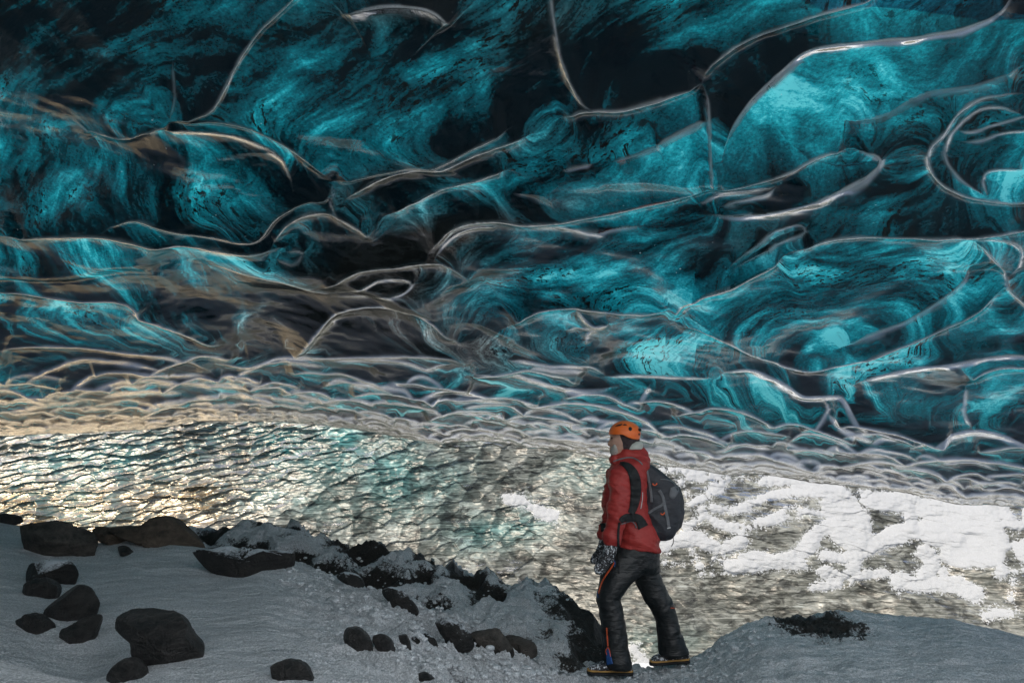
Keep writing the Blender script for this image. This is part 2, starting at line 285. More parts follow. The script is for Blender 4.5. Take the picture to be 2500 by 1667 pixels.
# (quadrant, points, width below, width above, depth, crest radius)   all in metres-at-hand via local scale
RIDGES = [
 ('a', [(800,440),(900,410),(980,380),(1040,300),(1090,220),(1180,110),(1260,40),(1330,-20),(1420,-120)], 60, 90, .55, 3),
 ('a', [(400,600),(410,560),(480,570),(580,565),(660,520),(730,490),(800,440)], 40, 60, .5, 3),
 ('a', [(730,490),(850,490),(1000,505),(1120,540),(1230,600),(1300,660),(1335,740),(1350,800)], 45, 22, .9, 9),
 ('a', [(800,440),(1000,440),(1150,480),(1280,560),(1390,640),(1530,770)], 50, 90, .5, 3),
 ('a', [(800,200),(812,330),(790,430)], 30, 40, .4, 2),
 ('a', [(0,1000),(150,990),(300,992),(450,985),(600,1005),(750,1035),(900,1050),(1100,1055),(1250,1052),(1310,1060)], 60, 45, .85, 6),
 ('a', [(450,985),(560,930),(640,915),(740,940),(850,985),(1000,1010),(1150,1012),(1210,990),(1260,930),(1340,880),(1420,850),(1500,840),(1530,770)], 40, 90, .6, 4),
 ('a', [(1250,1050),(1280,1000),(1330,950),(1400,915),(1500,905),(1560,930),(1640,980),(1700,1030),(1715,1060)], 45, 22, .9, 7),
 ('a', [(1530,770),(1525,840),(1535,900),(1580,950),(1650,1000)], 35, 45, .6, 4),
 ('a', [(1530,770),(1700,740),(1850,715),(2000,690),(2150,640),(2250,600),(2350,560)], 60, 80, .6, 3),
 ('a', [(1570,870),(1650,810),(1800,750),(2000,720),(2150,680),(2350,620),(2450,590)], 50, 26, .8, 7),
 ('a', [(1780,945),(1900,890),(2050,830),(2200,790),(2330,760)], 30, 26, .6, 6),
 ('a', [(1270,1090),(1350,1120),(1390,1100),(1380,1080),(1310,1075)], 16, 16, .7, 3),
 ('a', [(920,1135),(1000,1140),(1110,1170),(1250,1195),(1350,1230),(1420,1265),(1480,1285),(1560,1290)], 40, 50, .7, 3),
 ('a', [(1450,1270),(1520,1220),(1640,1180),(1800,1170),(1950,1160),(2040,1170),(2100,1200),(2150,1240)], 28, 34, .8, 4),
 ('a', [(1950,1160),(1990,1090),(2060,1020),(2150,985),(2250,975),(2350,982),(2450,988),(2650,970),(2850,940),(3050,890),(3270,840)], 50, 45, .8, 5),
 ('a', [(1990,1150),(2040,1080),(2110,1035),(2200,1010),(2300,1010)], 24, 22, .7, 4),
 ('a', [(1500,1350),(1530,1325),(1640,1320),(1750,1305),(1850,1280),(1890,1250),(1850,1225),(1750,1220),(1680,1245),(1600,1280),(1480,1300)], 22, 20, .75, 4),
 ('a', [(-100,1290),(0,1300),(100,1305),(250,1330),(380,1345),(500,1345),(580,1360),(630,1395),(640,1420),(720,1445),(850,1500),(960,1540),(1080,1565)], 45, 55, .8, 4),
 ('a', [(1330,1640),(1400,1560),(1450,1500),(1520,1430),(1620,1385),(1750,1370),(1880,1390),(1980,1450),(2050,1510),(2110,1545)], 50, 40, .9, 6),
 ('a', [(1400,1600),(1480,1500),(1560,1440),(1640,1415)], 20, 16, .6, 3),
 ('a', [(1560,60),(1600,30),(1700,8),(1800,3),(1950,20),(2040,70),(2080,110)], 60, 20, 1.1, 22),
 ('b', [(170,-120),(180,0),(195,100),(220,240),(260,350),(320,440),(400,475)], 50, 60, .75, 4),
 ('b', [(220,520),(300,478),(380,470),(500,475),(650,450),(780,415),(870,395)], 60, 55, .8, 7),
 ('b', [(870,395),(895,440),(905,560),(910,700),(920,840)], 60, 60, .6, 3),
 ('b', [(870,395),(900,310),(960,260),(1080,180),(1250,100),(1400,40),(1560,-10),(1700,-50)], 70, 60, .8, 6),
 ('b', [(960,700),(1000,590),(1060,500),(1150,400),(1260,310),(1350,240),(1500,205),(1750,175),(2000,150),(2130,110),(2220,60),(2280,0),(2320,-80)], 75, 32, 1.0, 14),
 ('b', [(920,840),(1050,800),(1200,760),(1400,705),(1550,685)], 40, 50, .7, 4),
 ('b', [(1550,685),(1660,690),(1685,730),(1600,800),(1450,870),(1250,930),(1100,955),(900,955)], 60, 40, .9, 14),
 ('b', [(850,915),(1000,860),(1210,810)], 20, 20, .7, 6),
 ('b', [(950,925),(1080,890),(1160,865),(1210,812)], 16, 16, .7, 4),
 ('b', [(2350,420),(2250,420),(2150,440),(2050,500),(1980,600),(1920,660),(1910,720),(1950,800),(2100,870),(2300,890),(2450,880)], 50, 50, .7, 4),
 ('b', [(2350,520),(2250,480),(2130,500),(2030,590),(1995,650),(1990,720),(2060,800),(2180,870)], 26, 26, .6, 4),
 ('b', [(2040,600),(2120,600),(2200,570),(2280,540),(2400,500)], 18, 18, .6, 3),
 ('b', [(2060,650),(2150,640),(2250,600),(2400,570)], 18, 18, .6, 3),
 ('b', [(2180,870),(2160,800),(2200,760),(2350,760)], 20, 20, .6, 4),
 ('b', [(980,1180),(1080,1110),(1200,1040),(1310,1010),(1345,1030),(1290,1060),(1150,1110),(1000,1180)], 18, 18, .6, 3),
 ('b', [(1250,1130),(1450,1060),(1700,1045),(1950,1042),(2150,1032),(2350,1010),(2500,990)], 60, 40, .75, 4),
 ('b', [(740,1430),(745,1380),(800,1310),(880,1260),(1000,1240),(1120,1190),(1250,1130)], 70, 40, .9, 6),
 ('b', [(740,1430),(780,1455),(860,1450),(950,1480),(1030,1530),(1100,1575),(1180,1610),(1260,1640),(1370,1645),(1500,1620),(1700,1560),(1900,1480),(2100,1400),(2265,1295)], 40, 70, .85, 5),
 ('b', [(775,1395),(810,1345),(870,1330)], 14, 14, .6, 3),
 ('b', [(2100,1050),(2180,1110),(2240,1190),(2270,1260),(2275,1290),(2330,1340),(2450,1420)], 40, 40, .6, 4),
 ('b', [(2100,1050),(2250,1062),(2330,1110),(2320,1200),(2275,1250)], 26, 26, .6, 4),
 ('b', [(-30,1460),(0,1440),(60,1400),(160,1370),(280,1358),(400,1370),(600,1385),(720,1370),(745,1380)], 40, 50, .75, 4),
 ('b', [(290,1365),(340,1430),(380,1455),(450,1435)], 24, 14, .7, 8),
 ('b', [(340,1560),(345,1500),(380,1480),(300,1472),(240,1490)], 22, 18, .6, 4),
 ('b', [(-20,985),(200,1010),(380,1040),(450,1030),(620,1000)], 22, 20, .6, 7),
 ('b', [(650,640),(800,580),(905,540)], 26, 22, .6, 10),
 ('b', [(230,735),(370,710)], 16, 14, .5, 6), ('b', [(460,700),(580,675),(700,640)], 18, 14, .5, 7),
 ('b', [(2350,300),(2150,380),(1900,420),(1700,520),(1500,560)], 60, 60, .25, 14),
 ('b', [(1500,1540),(1650,1480),(1850,1400),(2050,1290),(2100,1180)], 40, 60, .4, 10),
 ('c', [(-60,5),(0,3),(200,3),(420,10),(600,25),(750,35),(850,55),(940,95),(1010,145)], 26, 30, .85, 4),
 ('c', [(70,200),(160,130),(300,80),(450,60),(600,70),(770,90),(790,75)], 24, 20, .85, 5),
 ('c', [(245,265),(310,200),(400,140),(520,105),(650,105),(800,125),(940,130),(1010,150)], 30, 20, .95, 6),
 ('c', [(280,268),(400,200),(560,160),(700,150),(850,165),(1000,185),(1100,190),(1250,198)], 22, 20, .9, 6),
 ('c', [(-40,185),(0,190),(70,200),(160,240),(240,265)], 24, 20, .9, 5),
 ('c', [(0,300),(120,290),(220,270),(300,262),(380,250),(430,270)], 14, 14, .9, 4),
 ('c', [(930,75),(1030,80),(1130,95),(1280,55),(1400,50),(1600,45),(1850,40),(2050,42),(2130,75),(2120,110)], 24, 20, .9, 5),
 ('c', [(1050,170),(1110,125),(1180,95),(1280,60)], 24, 16, .9, 5),
 ('c', [(1500,60),(1650,55),(1800,60),(1880,75),(1960,100),(2020,75),(2100,70)], 18, 14, .9, 6),
 ('c', [(1450,200),(1550,165),(1700,160),(1850,180),(1910,220),(2000,200),(2080,190),(2200,210),(2352,240)], 26, 22, .9, 6),
 ('c', [(1480,190),(1560,150),(1700,185)], 12, 12, .8, 5),
 ('c', [(1840,175),(1900,130),(1960,130),(2060,180)], 18, 16, .9, 4),
 ('c', [(1920,275),(2000,240),(2150,235),(2300,240),(2360,250)], 22, 20, .9, 7),
 ('c', [(2110,320),(2180,295),(2280,310),(2352,360),(2400,380)], 18, 14, .9, 6),
 ('c', [(1250,190),(1360,215),(1460,245),(1600,250),(1800,262),(1915,275)], 18, 18, .9, 6),
 ('c', [(840,245),(930,225),(1050,228),(1180,245),(1260,270),(1200,290)], 14, 14, .9, 5),
 ('c', [(450,230),(560,215),(700,205),(830,215),(820,240)], 14, 14, .9, 5),
 ('d', [(-20,40),(0,45),(150,55),(300,75),(380,100),(430,140)], 22, 20, .9, 4),
 ('d', [(70,90),(120,70),(250,85),(350,115)], 14, 12, .8, 5),
 ('d', [(-200,95),(0,110),(100,150),(200,180),(330,195),(480,185)], 24, 16, .9, 9),
 ('d', [(0,210),(50,240),(110,270),(250,250),(400,265),(550,300),(640,350),(700,400),(725,440)], 30, 26, .95, 7),
 ('d', [(420,145),(600,140),(800,155),(930,160)], 24, 24, .6, 3),
 ('d', [(940,160),(990,125),(1080,115),(1180,145),(1270,190),(1340,235),(1420,240),(1510,235),(1560,300),(1630,380),(1680,425)], 60, 24, 1.0, 9),
 ('d', [(1430,245),(1450,290),(1400,350),(1320,400)], 26, 26, .7, 4),
 ('d', [(1440,300),(1550,380),(1670,432)], 26, 16, .8, 10),
 ('d', [(1560,185),(1620,150),(1750,110),(1900,75),(2100,45),(2352,20),(2500,5)], 50, 30, .9, 8),
 ('d', [(2090,150),(2150,110),(2250,85),(2352,75),(2450,70)], 34, 24, .8, 6),
 ('d', [(2080,180),(2075,300),(2110,380)], 24, 24, .6, 3),
 ('d', [(1810,490),(1850,455),(1950,430),(2100,395),(2200,400),(2352,450),(2450,480)], 36, 20, .95, 9),
 ('d', [(1640,445),(1700,425),(1780,430)], 12, 12, .8, 5),
 ('d', [(580,245),(610,210),(630,175)], 16, 16, .7, 8),
 ('d', [(60,430),(150,415),(300,430),(430,450),(580,480),(700,500),(850,565)], 24, 20, .95, 7),
 ('d', [(140,350),(220,340),(350,372),(450,330),(520,345),(600,380)], 20, 18, .9, 6),
 ('d', [(0,385),(40,400),(62,430)], 16, 12, .8, 4),
 ('d', [(850,565),(900,510),(1000,490),(1150,495),(1250,530),(1430,580)], 30, 20, .95, 7),
 ('d', [(950,480),(1000,450),(1100,455),(1200,480)], 18, 14, .9, 5),
 ('d', [(900,590),(1000,560),(1150,540),(1300,570),(1450,600)], 16, 14, .9, 6),
 ('d', [(1430,580),(1520,545),(1650,530),(1780,540),(1850,530),(2000,515),(2150,520),(2352,545),(2500,560)], 30, 20, .95, 7),
 ('d', [(1800,540),(1900,570),(2000,610),(2100,670)], 18, 16, .9, 5),
 ('d', [(1240,460),(1340,405),(1500,430),(1640,490),(1700,500),(1800,495)], 24, 24, .8, 4),
 ('d', [(1870,640),(2000,640),(2080,690),(2200,680),(2352,700),(2500,710)], 18, 14, .95, 7),
 ('d', [(1200,600),(1350,590),(1500,620),(1650,650),(1870,660)], 14, 12, .9, 6),
 ('d', [(2090,630),(2200,620),(2350,660)], 14, 12, .9, 6),
]
rng = np.random.RandomState(7)
for dl, L in ((4, 17), (9, 22), (14, 27), (20, 33), (28, 42), (40, 50), (54, 60), (72, 74), (94, 90), (122, 108), (156, 130)):
    u = -500 + rng.rand() * L
    while u < 2900:
        l = L * rng.uniform(.65, 1.35); lv_ = float(interp(LIP, u)); lsl = float(interp(LIP, u + 30) - interp(LIP, u - 30)) / 60
        v = lv_ - dl * rng.uniform(.8, 1.2) ; hh = l * rng.uniform(.10, .26); tl = lsl + rng.uniform(-.08, .06)
        k = rng.uniform(-.35, .25)
        pts = []
        for q in np.linspace(-1, 1, 7):
            pts.append(((u + l * q) * 1.88, (v - hh * (1 - abs(q - k * (1 - q * q)) ** 1.8) + tl * l * q + rng.uniform(-.03, .03) * l) * 1.88))
        w_ = l * .42
        if not (dl > 100 and rng.rand() < .45): RIDGES.append(('a', pts, w_, w_ * .9, rng.uniform(.6, 1.05), 1.2 + l * .03))
        u += l * 1.35
nu, nv = 2050, 700
us = np.linspace(-1050, 3750, nu)
tt = np.linspace(0, 1, nv)
lipv = interp(LIP, us)
U = np.repeat(us[None], nv, 0)
V0 = -260.0
VV = V0 + (lipv[None] - V0) * (tt[:, None] ** .93)
rx, rz = ray(U, VV)
# base profile : height above the eye falls from 2.75 m overhead to the lip
Yl = interp([(-900, 10.5), (0, 10.2), (900, 10.0), (1700, 9.6), (2500, 9.0), (3400, 8.5)], us)
_, rzl = ray(us, lipv); zl = rzl * Yl
A0, PW = 2.75, 1.5
lo = np.full(U.shape, .5); hi = np.full(U.shape, 14.0)
for _ in range(40):
    mid = (lo + hi) / 2; f = rz * mid - (A0 - (A0 - zl) * (mid / Yl) ** PW)
    hi = np.where(f > 0, mid, hi); lo = np.where(f > 0, lo, mid)
Yb = (lo + hi) / 2
Xb = rx * Yb; Zb = CAM[2] + rz * Yb
scl = Yb / F
HILITE = np.zeros(U.shape); TS = np.zeros(U.shape); GS = np.zeros(U.shape)
H = np.zeros(U.shape)          # downward displacement, metres
nearlip = sm(.62, .98, tt)[:, None] * np.ones_like(U)
for q, pts, wb, wa, dep, rad in RIDGES:
    ox, oy = Q[q]
    P = spline([(ox + a / 1.88, oy + b / 1.88) for a, b in pts], 7.0)
    am = (wa + wb) / 2 / 1.5; wa = max(wa, wb) / 1.35; wb = 5 + wb * .16; rad0 = rad; rad = rad / 2.6 + .6
    if rad0 >= 8: wb = 2.3 * rad0; am = max(.42 * wb / .62 / dep, am * .5); rad = 3.0
    Rr = 4.2 * max(wb, wa)
    i0, i1 = np.searchsorted(us, [P[:, 0].min() - Rr, P[:, 0].max() + Rr])
    if i1 - i0 < 2: continue
    sub = VV[:, i0:i1]
    rows = np.where((sub.max(1) > P[:, 1].min() - Rr) & (sub.min(1) < P[:, 1].max() + Rr))[0]
    if len(rows) < 2: continue
    j0, j1 = rows[0], rows[-1] + 1
    uu = U[j0:j1, i0:i1].ravel(); vv = VV[j0:j1, i0:i1].ravel()
    best = np.full(uu.shape, 1e9); sg = np.zeros(uu.shape); tv = np.zeros(uu.shape)
    for k in range(len(P) - 1):
        a, b = P[k], P[k + 1]; d = b - a; L2 = d @ d + 1e-9
        tq = ((uu - a[0]) * d[0] + (vv - a[1]) * d[1]) / L2; tc = np.clip(tq, 0, 1)
        ex = uu - a[0] - tc * d[0]; ey = vv - a[1] - tc * d[1]; dd = ex * ex + ey * ey
        m = dd < best; best = np.where(m, dd, best)
        sg = np.where(m, ey, sg)                      # below (+) or above (-) in the view
        tv = np.where(m, (k + tc) / (len(P) - 1), tv)
    d = np.sqrt(best); side = sm(-1, 1, sg / (d + 1e-3) * 1.6)
    wd = wa + (wb - wa) * side
    dr = np.sqrt(d * d + rad * rad) - rad
    fade = sm(0, .10, tv) * sm(0, .10, 1 - tv) * .75 + .25
    wt_n = .45 + .55 * sm(-.35, .35, vnoise(uu * .022 + 3, vv * .03, 0, 19)); h = dep * .62 * am * np.exp(-dr / wd) * fade
    h = h.reshape(j1 - j0, i1 - i0) * scl[j0:j1, i0:i1]
    dw = np.where(side > .5, d / (rad0 * .9 if rad0 >= 8 else rad * 1.3 + 2), d / (rad * .7 + 1.2)); tap = sm(0, .22, tv) * sm(0, .22, 1 - tv); dw = dw / (.30 + (.35 + .85 * wt_n) * tap); wt = ((.25 + .75 * tap) * np.exp(-dw ** (4 if rad0 >= 8 else 2)) * min(1, dep * 1.1) * fade).reshape(j1 - j0, i1 - i0)
    shp = (j1 - j0, i1 - i0); big_ = min(1.0, wa / 30.0); wT = wa * 1.5
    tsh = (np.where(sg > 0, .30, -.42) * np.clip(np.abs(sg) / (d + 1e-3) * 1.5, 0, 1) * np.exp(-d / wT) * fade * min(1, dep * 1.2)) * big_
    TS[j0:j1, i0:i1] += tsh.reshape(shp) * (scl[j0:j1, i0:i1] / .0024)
    gsh = (np.where(sg > 0, .50, -.48) * np.clip(np.abs(sg) / (d + 1e-3) * 2.0, 0, 1) * np.exp(-d / (wa * 1.1)) * fade * min(1, dep * 1.2)) * (.38 + .62 * big_)  # painted shading: darker above each ridge, brighter below, to give form
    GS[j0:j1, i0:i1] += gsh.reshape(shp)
    HILITE[j0:j1, i0:i1] = np.maximum(HILITE[j0:j1, i0:i1], wt)  # highlight mask drawn along the crest line
    H[j0:j1, i0:i1] = np.maximum(H[j0:j1, i0:i1], h) + .25 * np.minimum(H[j0:j1, i0:i1], h)
# scallops getting denser towards the lip
wx = Xb + .25 * fbm(Xb * .8, Yb * .8, 0, 3, 11); wy = Yb + .25 * fbm(Xb * .8 + 9, Yb * .8, 0, 3, 12) - .22 * Xb * .4
def scal(px, py, sd_, saw, edge=.10):
    f1, f2, rid, bx, by = worley(px, py, sd_)
    e = sm(0, edge, f2 - f1)
    return (.45 * np.minimum(f1, 1.1) ** 2 + saw * (by + .45) * e * (.6 + .8 * rid)), f2 - f1, rid
s1_, e1, r1 = scal(wx * .72, wy * 1.2, 5, 0); H += nearlip * .07 * s1_ * (1 - .8 * sm(.85, 1, tt)[:, None])
s3_, e3, r3 = scal(wx * .40 + 2.2, wy * .5 + 1, 8, .35, .3); H += (1 - nearlip) * .30 * s3_
HILITE = np.maximum(HILITE, .14 * sm(.84, 1.0, tt)[:, None] * (.3 + .7 * sm(-.2, .4, fbm(wx * 2.2, wy * 5, 0, 4, 77))))  # faint broken sheen painted in towards the lip
H += .10 * (1 - .9 * sm(.7, .95, tt)[:, None]) * fbm(Xb * .55, Yb * .7, 0, 3, 21) + .018 * fbm(Xb * 2.4, Yb * 3.0, 0, 3, 31)
Pc = np.stack([Xb, Yb, Zb - H], -1)
# ice bedding coordinate : follows the flow of the bands, bends round the scallops
xs = np.linspace(-16, 16, 400); slope = .56 + 0 * xs
G = np.cumsum(slope) * (xs[1] - xs[0]); G -= np.interp(0, xs, G)
big = fbm(Xb * .35, Yb * .45, 0, 3, 41)
T = .75 * Yb + np.interp(Xb, xs, G) + .38 * big + .8 * H + .62 * np.clip(TS, -1.2, 1.2) + .06 * fbm(Xb * 1.3, Yb * 1.6, 0, 3, 43)
S = Xb - .55 * Yb + .3 * fbm(Xb * .5, Yb * .5, 0, 2, 45)
flow = np.stack([S, T, 0 * S], -1)
def blobs(lst, U, V):
    g = np.zeros(U.shape)
    for (x, y, a, b, ang, s) in lst:
        c, n = math.cos(R(ang)), math.sin(R(ang)); du, dv = U - x, -(V - y)
        p = (du * c + dv * n) / a; q = (-du * n + dv * c) / b
        g += s * np.exp(-(p * p + q * q))
    return g
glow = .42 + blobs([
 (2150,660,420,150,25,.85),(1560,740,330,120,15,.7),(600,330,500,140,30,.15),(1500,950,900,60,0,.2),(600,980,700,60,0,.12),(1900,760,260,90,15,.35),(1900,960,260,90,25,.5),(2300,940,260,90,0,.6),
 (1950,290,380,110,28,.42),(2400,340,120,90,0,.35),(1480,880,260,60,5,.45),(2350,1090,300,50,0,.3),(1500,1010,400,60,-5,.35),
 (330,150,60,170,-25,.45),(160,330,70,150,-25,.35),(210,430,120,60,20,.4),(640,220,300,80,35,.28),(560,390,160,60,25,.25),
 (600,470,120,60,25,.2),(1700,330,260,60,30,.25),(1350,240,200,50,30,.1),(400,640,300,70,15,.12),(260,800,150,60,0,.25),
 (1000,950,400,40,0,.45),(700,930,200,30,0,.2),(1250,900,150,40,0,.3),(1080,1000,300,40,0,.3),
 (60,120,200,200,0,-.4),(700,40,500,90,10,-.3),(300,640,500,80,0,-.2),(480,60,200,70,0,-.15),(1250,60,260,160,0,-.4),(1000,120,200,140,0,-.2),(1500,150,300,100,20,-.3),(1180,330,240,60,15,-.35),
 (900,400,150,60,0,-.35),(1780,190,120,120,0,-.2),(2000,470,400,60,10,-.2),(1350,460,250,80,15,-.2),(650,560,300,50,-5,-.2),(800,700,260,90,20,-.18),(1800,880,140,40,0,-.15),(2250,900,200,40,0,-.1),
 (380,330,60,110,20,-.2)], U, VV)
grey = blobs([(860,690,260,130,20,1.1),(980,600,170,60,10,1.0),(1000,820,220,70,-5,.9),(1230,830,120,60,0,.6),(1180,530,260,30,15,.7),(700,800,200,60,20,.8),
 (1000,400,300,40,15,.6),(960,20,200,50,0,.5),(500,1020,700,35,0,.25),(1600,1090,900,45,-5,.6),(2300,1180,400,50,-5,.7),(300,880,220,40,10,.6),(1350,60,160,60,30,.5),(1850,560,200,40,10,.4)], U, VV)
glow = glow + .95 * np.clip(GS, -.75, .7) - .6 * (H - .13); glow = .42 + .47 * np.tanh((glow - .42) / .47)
# overhang rows : the lip curls up and back so that the sheet ends in a rounded edge, not in a paper rim
ex = []
for k in range(1, 10):
    a = k / 9 * math.pi; r = .16
    e = Pc[-1].copy(); e[:, 1] += r * math.sin(a) * 1.2; e[:, 2] += r * (1 - math.cos(a)); ex.append(e)
for k in range(1, 4):
    e = ex[8].copy(); e[:, 1] -= .5 * k; e[:, 2] += .45 * k; ex.append(e)
E = np.array(ex); ne = len(ex)
rep = lambda a: np.concatenate([a, np.repeat(a[-1:], ne, 0)], 0)
Pc2 = np.concatenate([Pc, E], 0)
# rows overhead and behind the camera
tag(sheet("ice_ceiling", Pc2, M['ice'], {"flow": rep(flow), "glow": rep(glow), "grey": rep(grey), "hilite": rep(HILITE)}, flip=True), kind="structure")
# unseen vault over and behind the camera, closing the cave, passing fill light
gx, gy = np.meshgrid(np.linspace(-9, 9, 160), np.linspace(-9, 2.75, 120))
rr = np.clip(((gx / 8.6) ** 4 + (np.minimum(gy - .5, 0) / 9.0) ** 4) , 0, 1.3)
gz = 4.05 - 5.6 * rr ** 1.6 + .10 * fbm(gx * .5, gy * .5, 0, 4, 70)
fl2 = np.stack([gx - .55 * gy, .75 * gy + np.interp(gx, xs, G), 0 * gx], -1)
tag(sheet("cave_vault", np.stack([gx, gy, gz], -1), M['vault'], {"flow": fl2, "glow": 1.1 + 0 * gx, "grey": 1.6 + 0 * gx}, flip=False), kind="structure")
# side walls of the cave, outside the picture on either hand
for sx, nm in ((-1, "left_cave_wall"),):
    yy, tz = np.meshgrid(np.linspace(-1, 10.5 if sx < 0 else 9.2, 130), np.linspace(0, 1, 60))
    x0 = 1.18 * yy.clip(0, 99) + 5.4 * np.exp(-yy.clip(0, 99) / 3.2)
    z = -1.9 + tz * (1.9 + 1.47 + 1.3 + 2.75 - 2.9 * (yy.clip(0, 10) / 10) ** 1.5); x = x0 - .9 * tz ** 3 + .25 * fbm(yy * .7, z * .7, 0, 4, 80)
    tag(sheet(nm, np.stack([sx * x, yy, z], -1), M['ice'], {"flow": np.stack([yy, z * .8, 0 * z], -1), "glow": .2 + 0 * yy, "grey": 0 * yy}), kind="structure")

# ------------------------------------------------------------------ back wall of scalloped ice beyond the opening
nu2, nv2 = 1500, 560
u2 = np.linspace(-620, 3120, nu2); lv = interp(LIP, u2)
U2 = np.repeat(u2[None], nv2, 0); V2 = (lv - 25)[None] + np.linspace(0, 1, nv2)[:, None] * (1700 - (lv - 25))[None]
Yw = interp([(-700, 12.2), (0, 12.6), (600, 13.4), (1300, 13.8), (2000, 13.0), (2600, 12.0), (3200, 11.4)], u2)[None] + (1650 - V2) * .0042
Pw = at(U2, V2, Yw)
Xw, Zw = Pw[..., 0], Pw[..., 2]
lft = 1 - sm(560, 900, U2 + .9 * (V2 - 1100)); rgt = sm(1250, 1500, U2)
mid_ = (1 - lft) * (1 - rgt)
qx = Xw + .12 * fbm(Xw * 1.5, Zw * 1.5, 0, 3, 51); qz = Zw + .10 * fbm(Xw * 1.5 + 5, Zw * 1.5, 0, 3, 52) - .12 * Xw * (1 - 2 * rgt)
D = np.zeros_like(Xw); cell = np.zeros_like(Xw)
for wgt, fx, fz, amp, sd_ in ((lft, 2.7, 7.2, .085, 61), (mid_, 2.6, 3.4, .045, 62), (rgt, 1.5, 3.0, .022, 63), (lft, 6.0, 13, .02, 64), (mid_, 7, 10, .010, 65), (rgt, 5, 9, .010, 66)):
    f1, f2, rid, bx, by = worley(qx * fx, qz * fz, sd_)
    D += wgt * amp * (np.minimum(f1, 1.1) ** 2 * 1.1 - .55 * by); cell += wgt * (rid - .5) * (1.2 if amp > .04 else .4)
D *= .75 + .6 * sm(-.4, .5, fbm(Xw * .8, Zw * 1.5, 0, 3, 73))
D += .35 * fbm(Xw * .35, Zw * .5, 0, 4, 71) + .03 * fbm(Xw * 3, Zw * 8, 0, 3, 72)
Pw = Pw.copy(); Pw[..., 1] -= D
tealw = blobs([(200,1120,350,70,0,.9),(60,1200,200,60,0,.8),(250,1255,90,30,0,.9),(750,1100,300,50,-8,.8),(700,1200,160,60,0,.7),(1220,1290,120,50,10,.7),(800,1060,260,30,0,.7),(1000,1200,160,80,20,.5),(1450,1150,100,50,0,.5),(1600,1560,120,40,0,.3)], U2, V2)
warmw = lft * (.35 + .65 * sm(1130, 1230, V2)) + .05  # golden sun glints of the left wall, painted as gloss tint

# wind-blown snow plastered on that wall
SN = [([(690,590),(760,575)],22),([(790,585),(860,610)],24),([(880,600),(950,610)],10),([(745,660),(800,620)],18),([(770,650),(790,700)],16),([(810,745),(870,710),(940,670)],23),([(930,660),(1000,632)],12),
 ([(1000,630),(1130,633)],11),([(1170,640),(1300,640),(1400,680),(1500,690),(1560,720)],32),([(920,770),(1050,760),(1180,710),(1300,690),(1450,710)],26),([(860,770),(930,830),(1050,850),(1180,820),(1230,800)],24),
 ([(1250,800),(1310,790)],11),([(1450,740),(1560,780),(1600,850),(1590,900),(1500,880)],55),([(1480,840),(1400,870),(1350,940),(1250,990),(1100,1010),(990,1030)],34),([(1060,1000),(1300,1010)],36),([(1250,755),(1400,780)],15),
 ([(880,930),(960,960),(1040,910)],28),([(920,990),(950,1000)],14),([(700,930),(780,900),(850,900)],32),([(790,840),(860,810)],26),([(820,960),(860,1020)],15),([(760,780),(790,740)],12),([(1420,980),(1520,990),(1640,960)],26),
 ([(1440,1050),(1500,1070),(1560,1020)],32),([(1380,1130),(1430,1120),(1500,1110)],14),([(1560,1090),(1620,1070),(1710,1060)],20),([(1620,720),(1700,730),(1820,760),(1840,850),(1750,900),(1650,930)],42),([(1600,690),(1700,700),(1900,745)],20),
 ([(1900,770),(2000,775),(2150,780),(2190,800)],48),([(1940,860),(2150,860),(2180,960),(2050,960)],75),([(2080,900),(2120,930)],85),([(1900,960),(1950,1030),(1890,1080)],38),([(1780,1090),(1900,1110),(2050,1120),(2130,1160)],38),
 ([(2190,1000),(2230,1050)],38),([(2000,1060),(2060,1090)],30),([(1700,1000),(1730,1060),(1780,1180)],8),([(2250,780),(2290,850),(2345,850)],26),([(2235,800),(2240,900)],20),([(2260,940),(2350,940)],18),([(2290,1050),(2290,1180)],14),
 ([(2270,1060),(2340,1040)],14),([(2170,1260),(2240,1240),(2310,1225)],20),([(-20,720),(60,740),(140,770),(200,800)],20),([(120,780),(200,830)],16),([(560,1410),(590,1450),(640,1500)],26),([(575,1490),(620,1510)],22),([(430,1480),(520,1500)],12),
 ([(700,1015),(770,1020)],6),([(870,1065),(960,1060)],5),([(2350,960),(2600,990),(2900,900)],60),([(2380,800),(2700,780)],40)]
SD = np.full(U2.shape, -200.0)
nz = 16 * fbm(Xw * 2.2, Zw * 4, 0, 4, 91, .55) + 6 * fbm(Xw * 14, Zw * 16, 0, 4, 93, .7)
for pts, r in SN:
    P = spline([(1250 + a / 1.88, 834 + b / 1.88) for a, b in pts], 12)
    r = r / 1.88 * 1.12
    i0, i1 = np.searchsorted(u2, [P[:, 0].min() - r - 40, P[:, 0].max() + r + 40])
    if i1 - i0 < 2: continue
    uu = U2[:, i0:i1]; vv = V2[:, i0:i1]; best = np.full(uu.shape, 1e9)
    for k in range(len(P)): best = np.minimum(best, (uu - P[k, 0]) ** 2 + (vv - P[k, 1]) ** 2)
    SD[:, i0:i1] = np.maximum(SD[:, i0:i1], r - np.sqrt(best))
SDn = SD + nz
th = .07 * np.sqrt(np.clip(SDn, 0, 26) / 26.0) 
Ps = Pw.copy(); sm_y = Yw - .35 * fbm(Xw * .35, Zw * .5, 0, 4, 71)
Ps[..., 1] = np.minimum(Pw[..., 1], sm_y) * sm(0, 12, SDn) + Pw[..., 1] * (1 - sm(0, 12, SDn)) - th + .02 - .02 * fbm(Xw * 5, Zw * 6, 0, 4, 95) * sm(0, 10, SDn)
Ps[..., 2] -= .0 * fbm(Xw * 9, Zw * 9, 0, 2, 96)
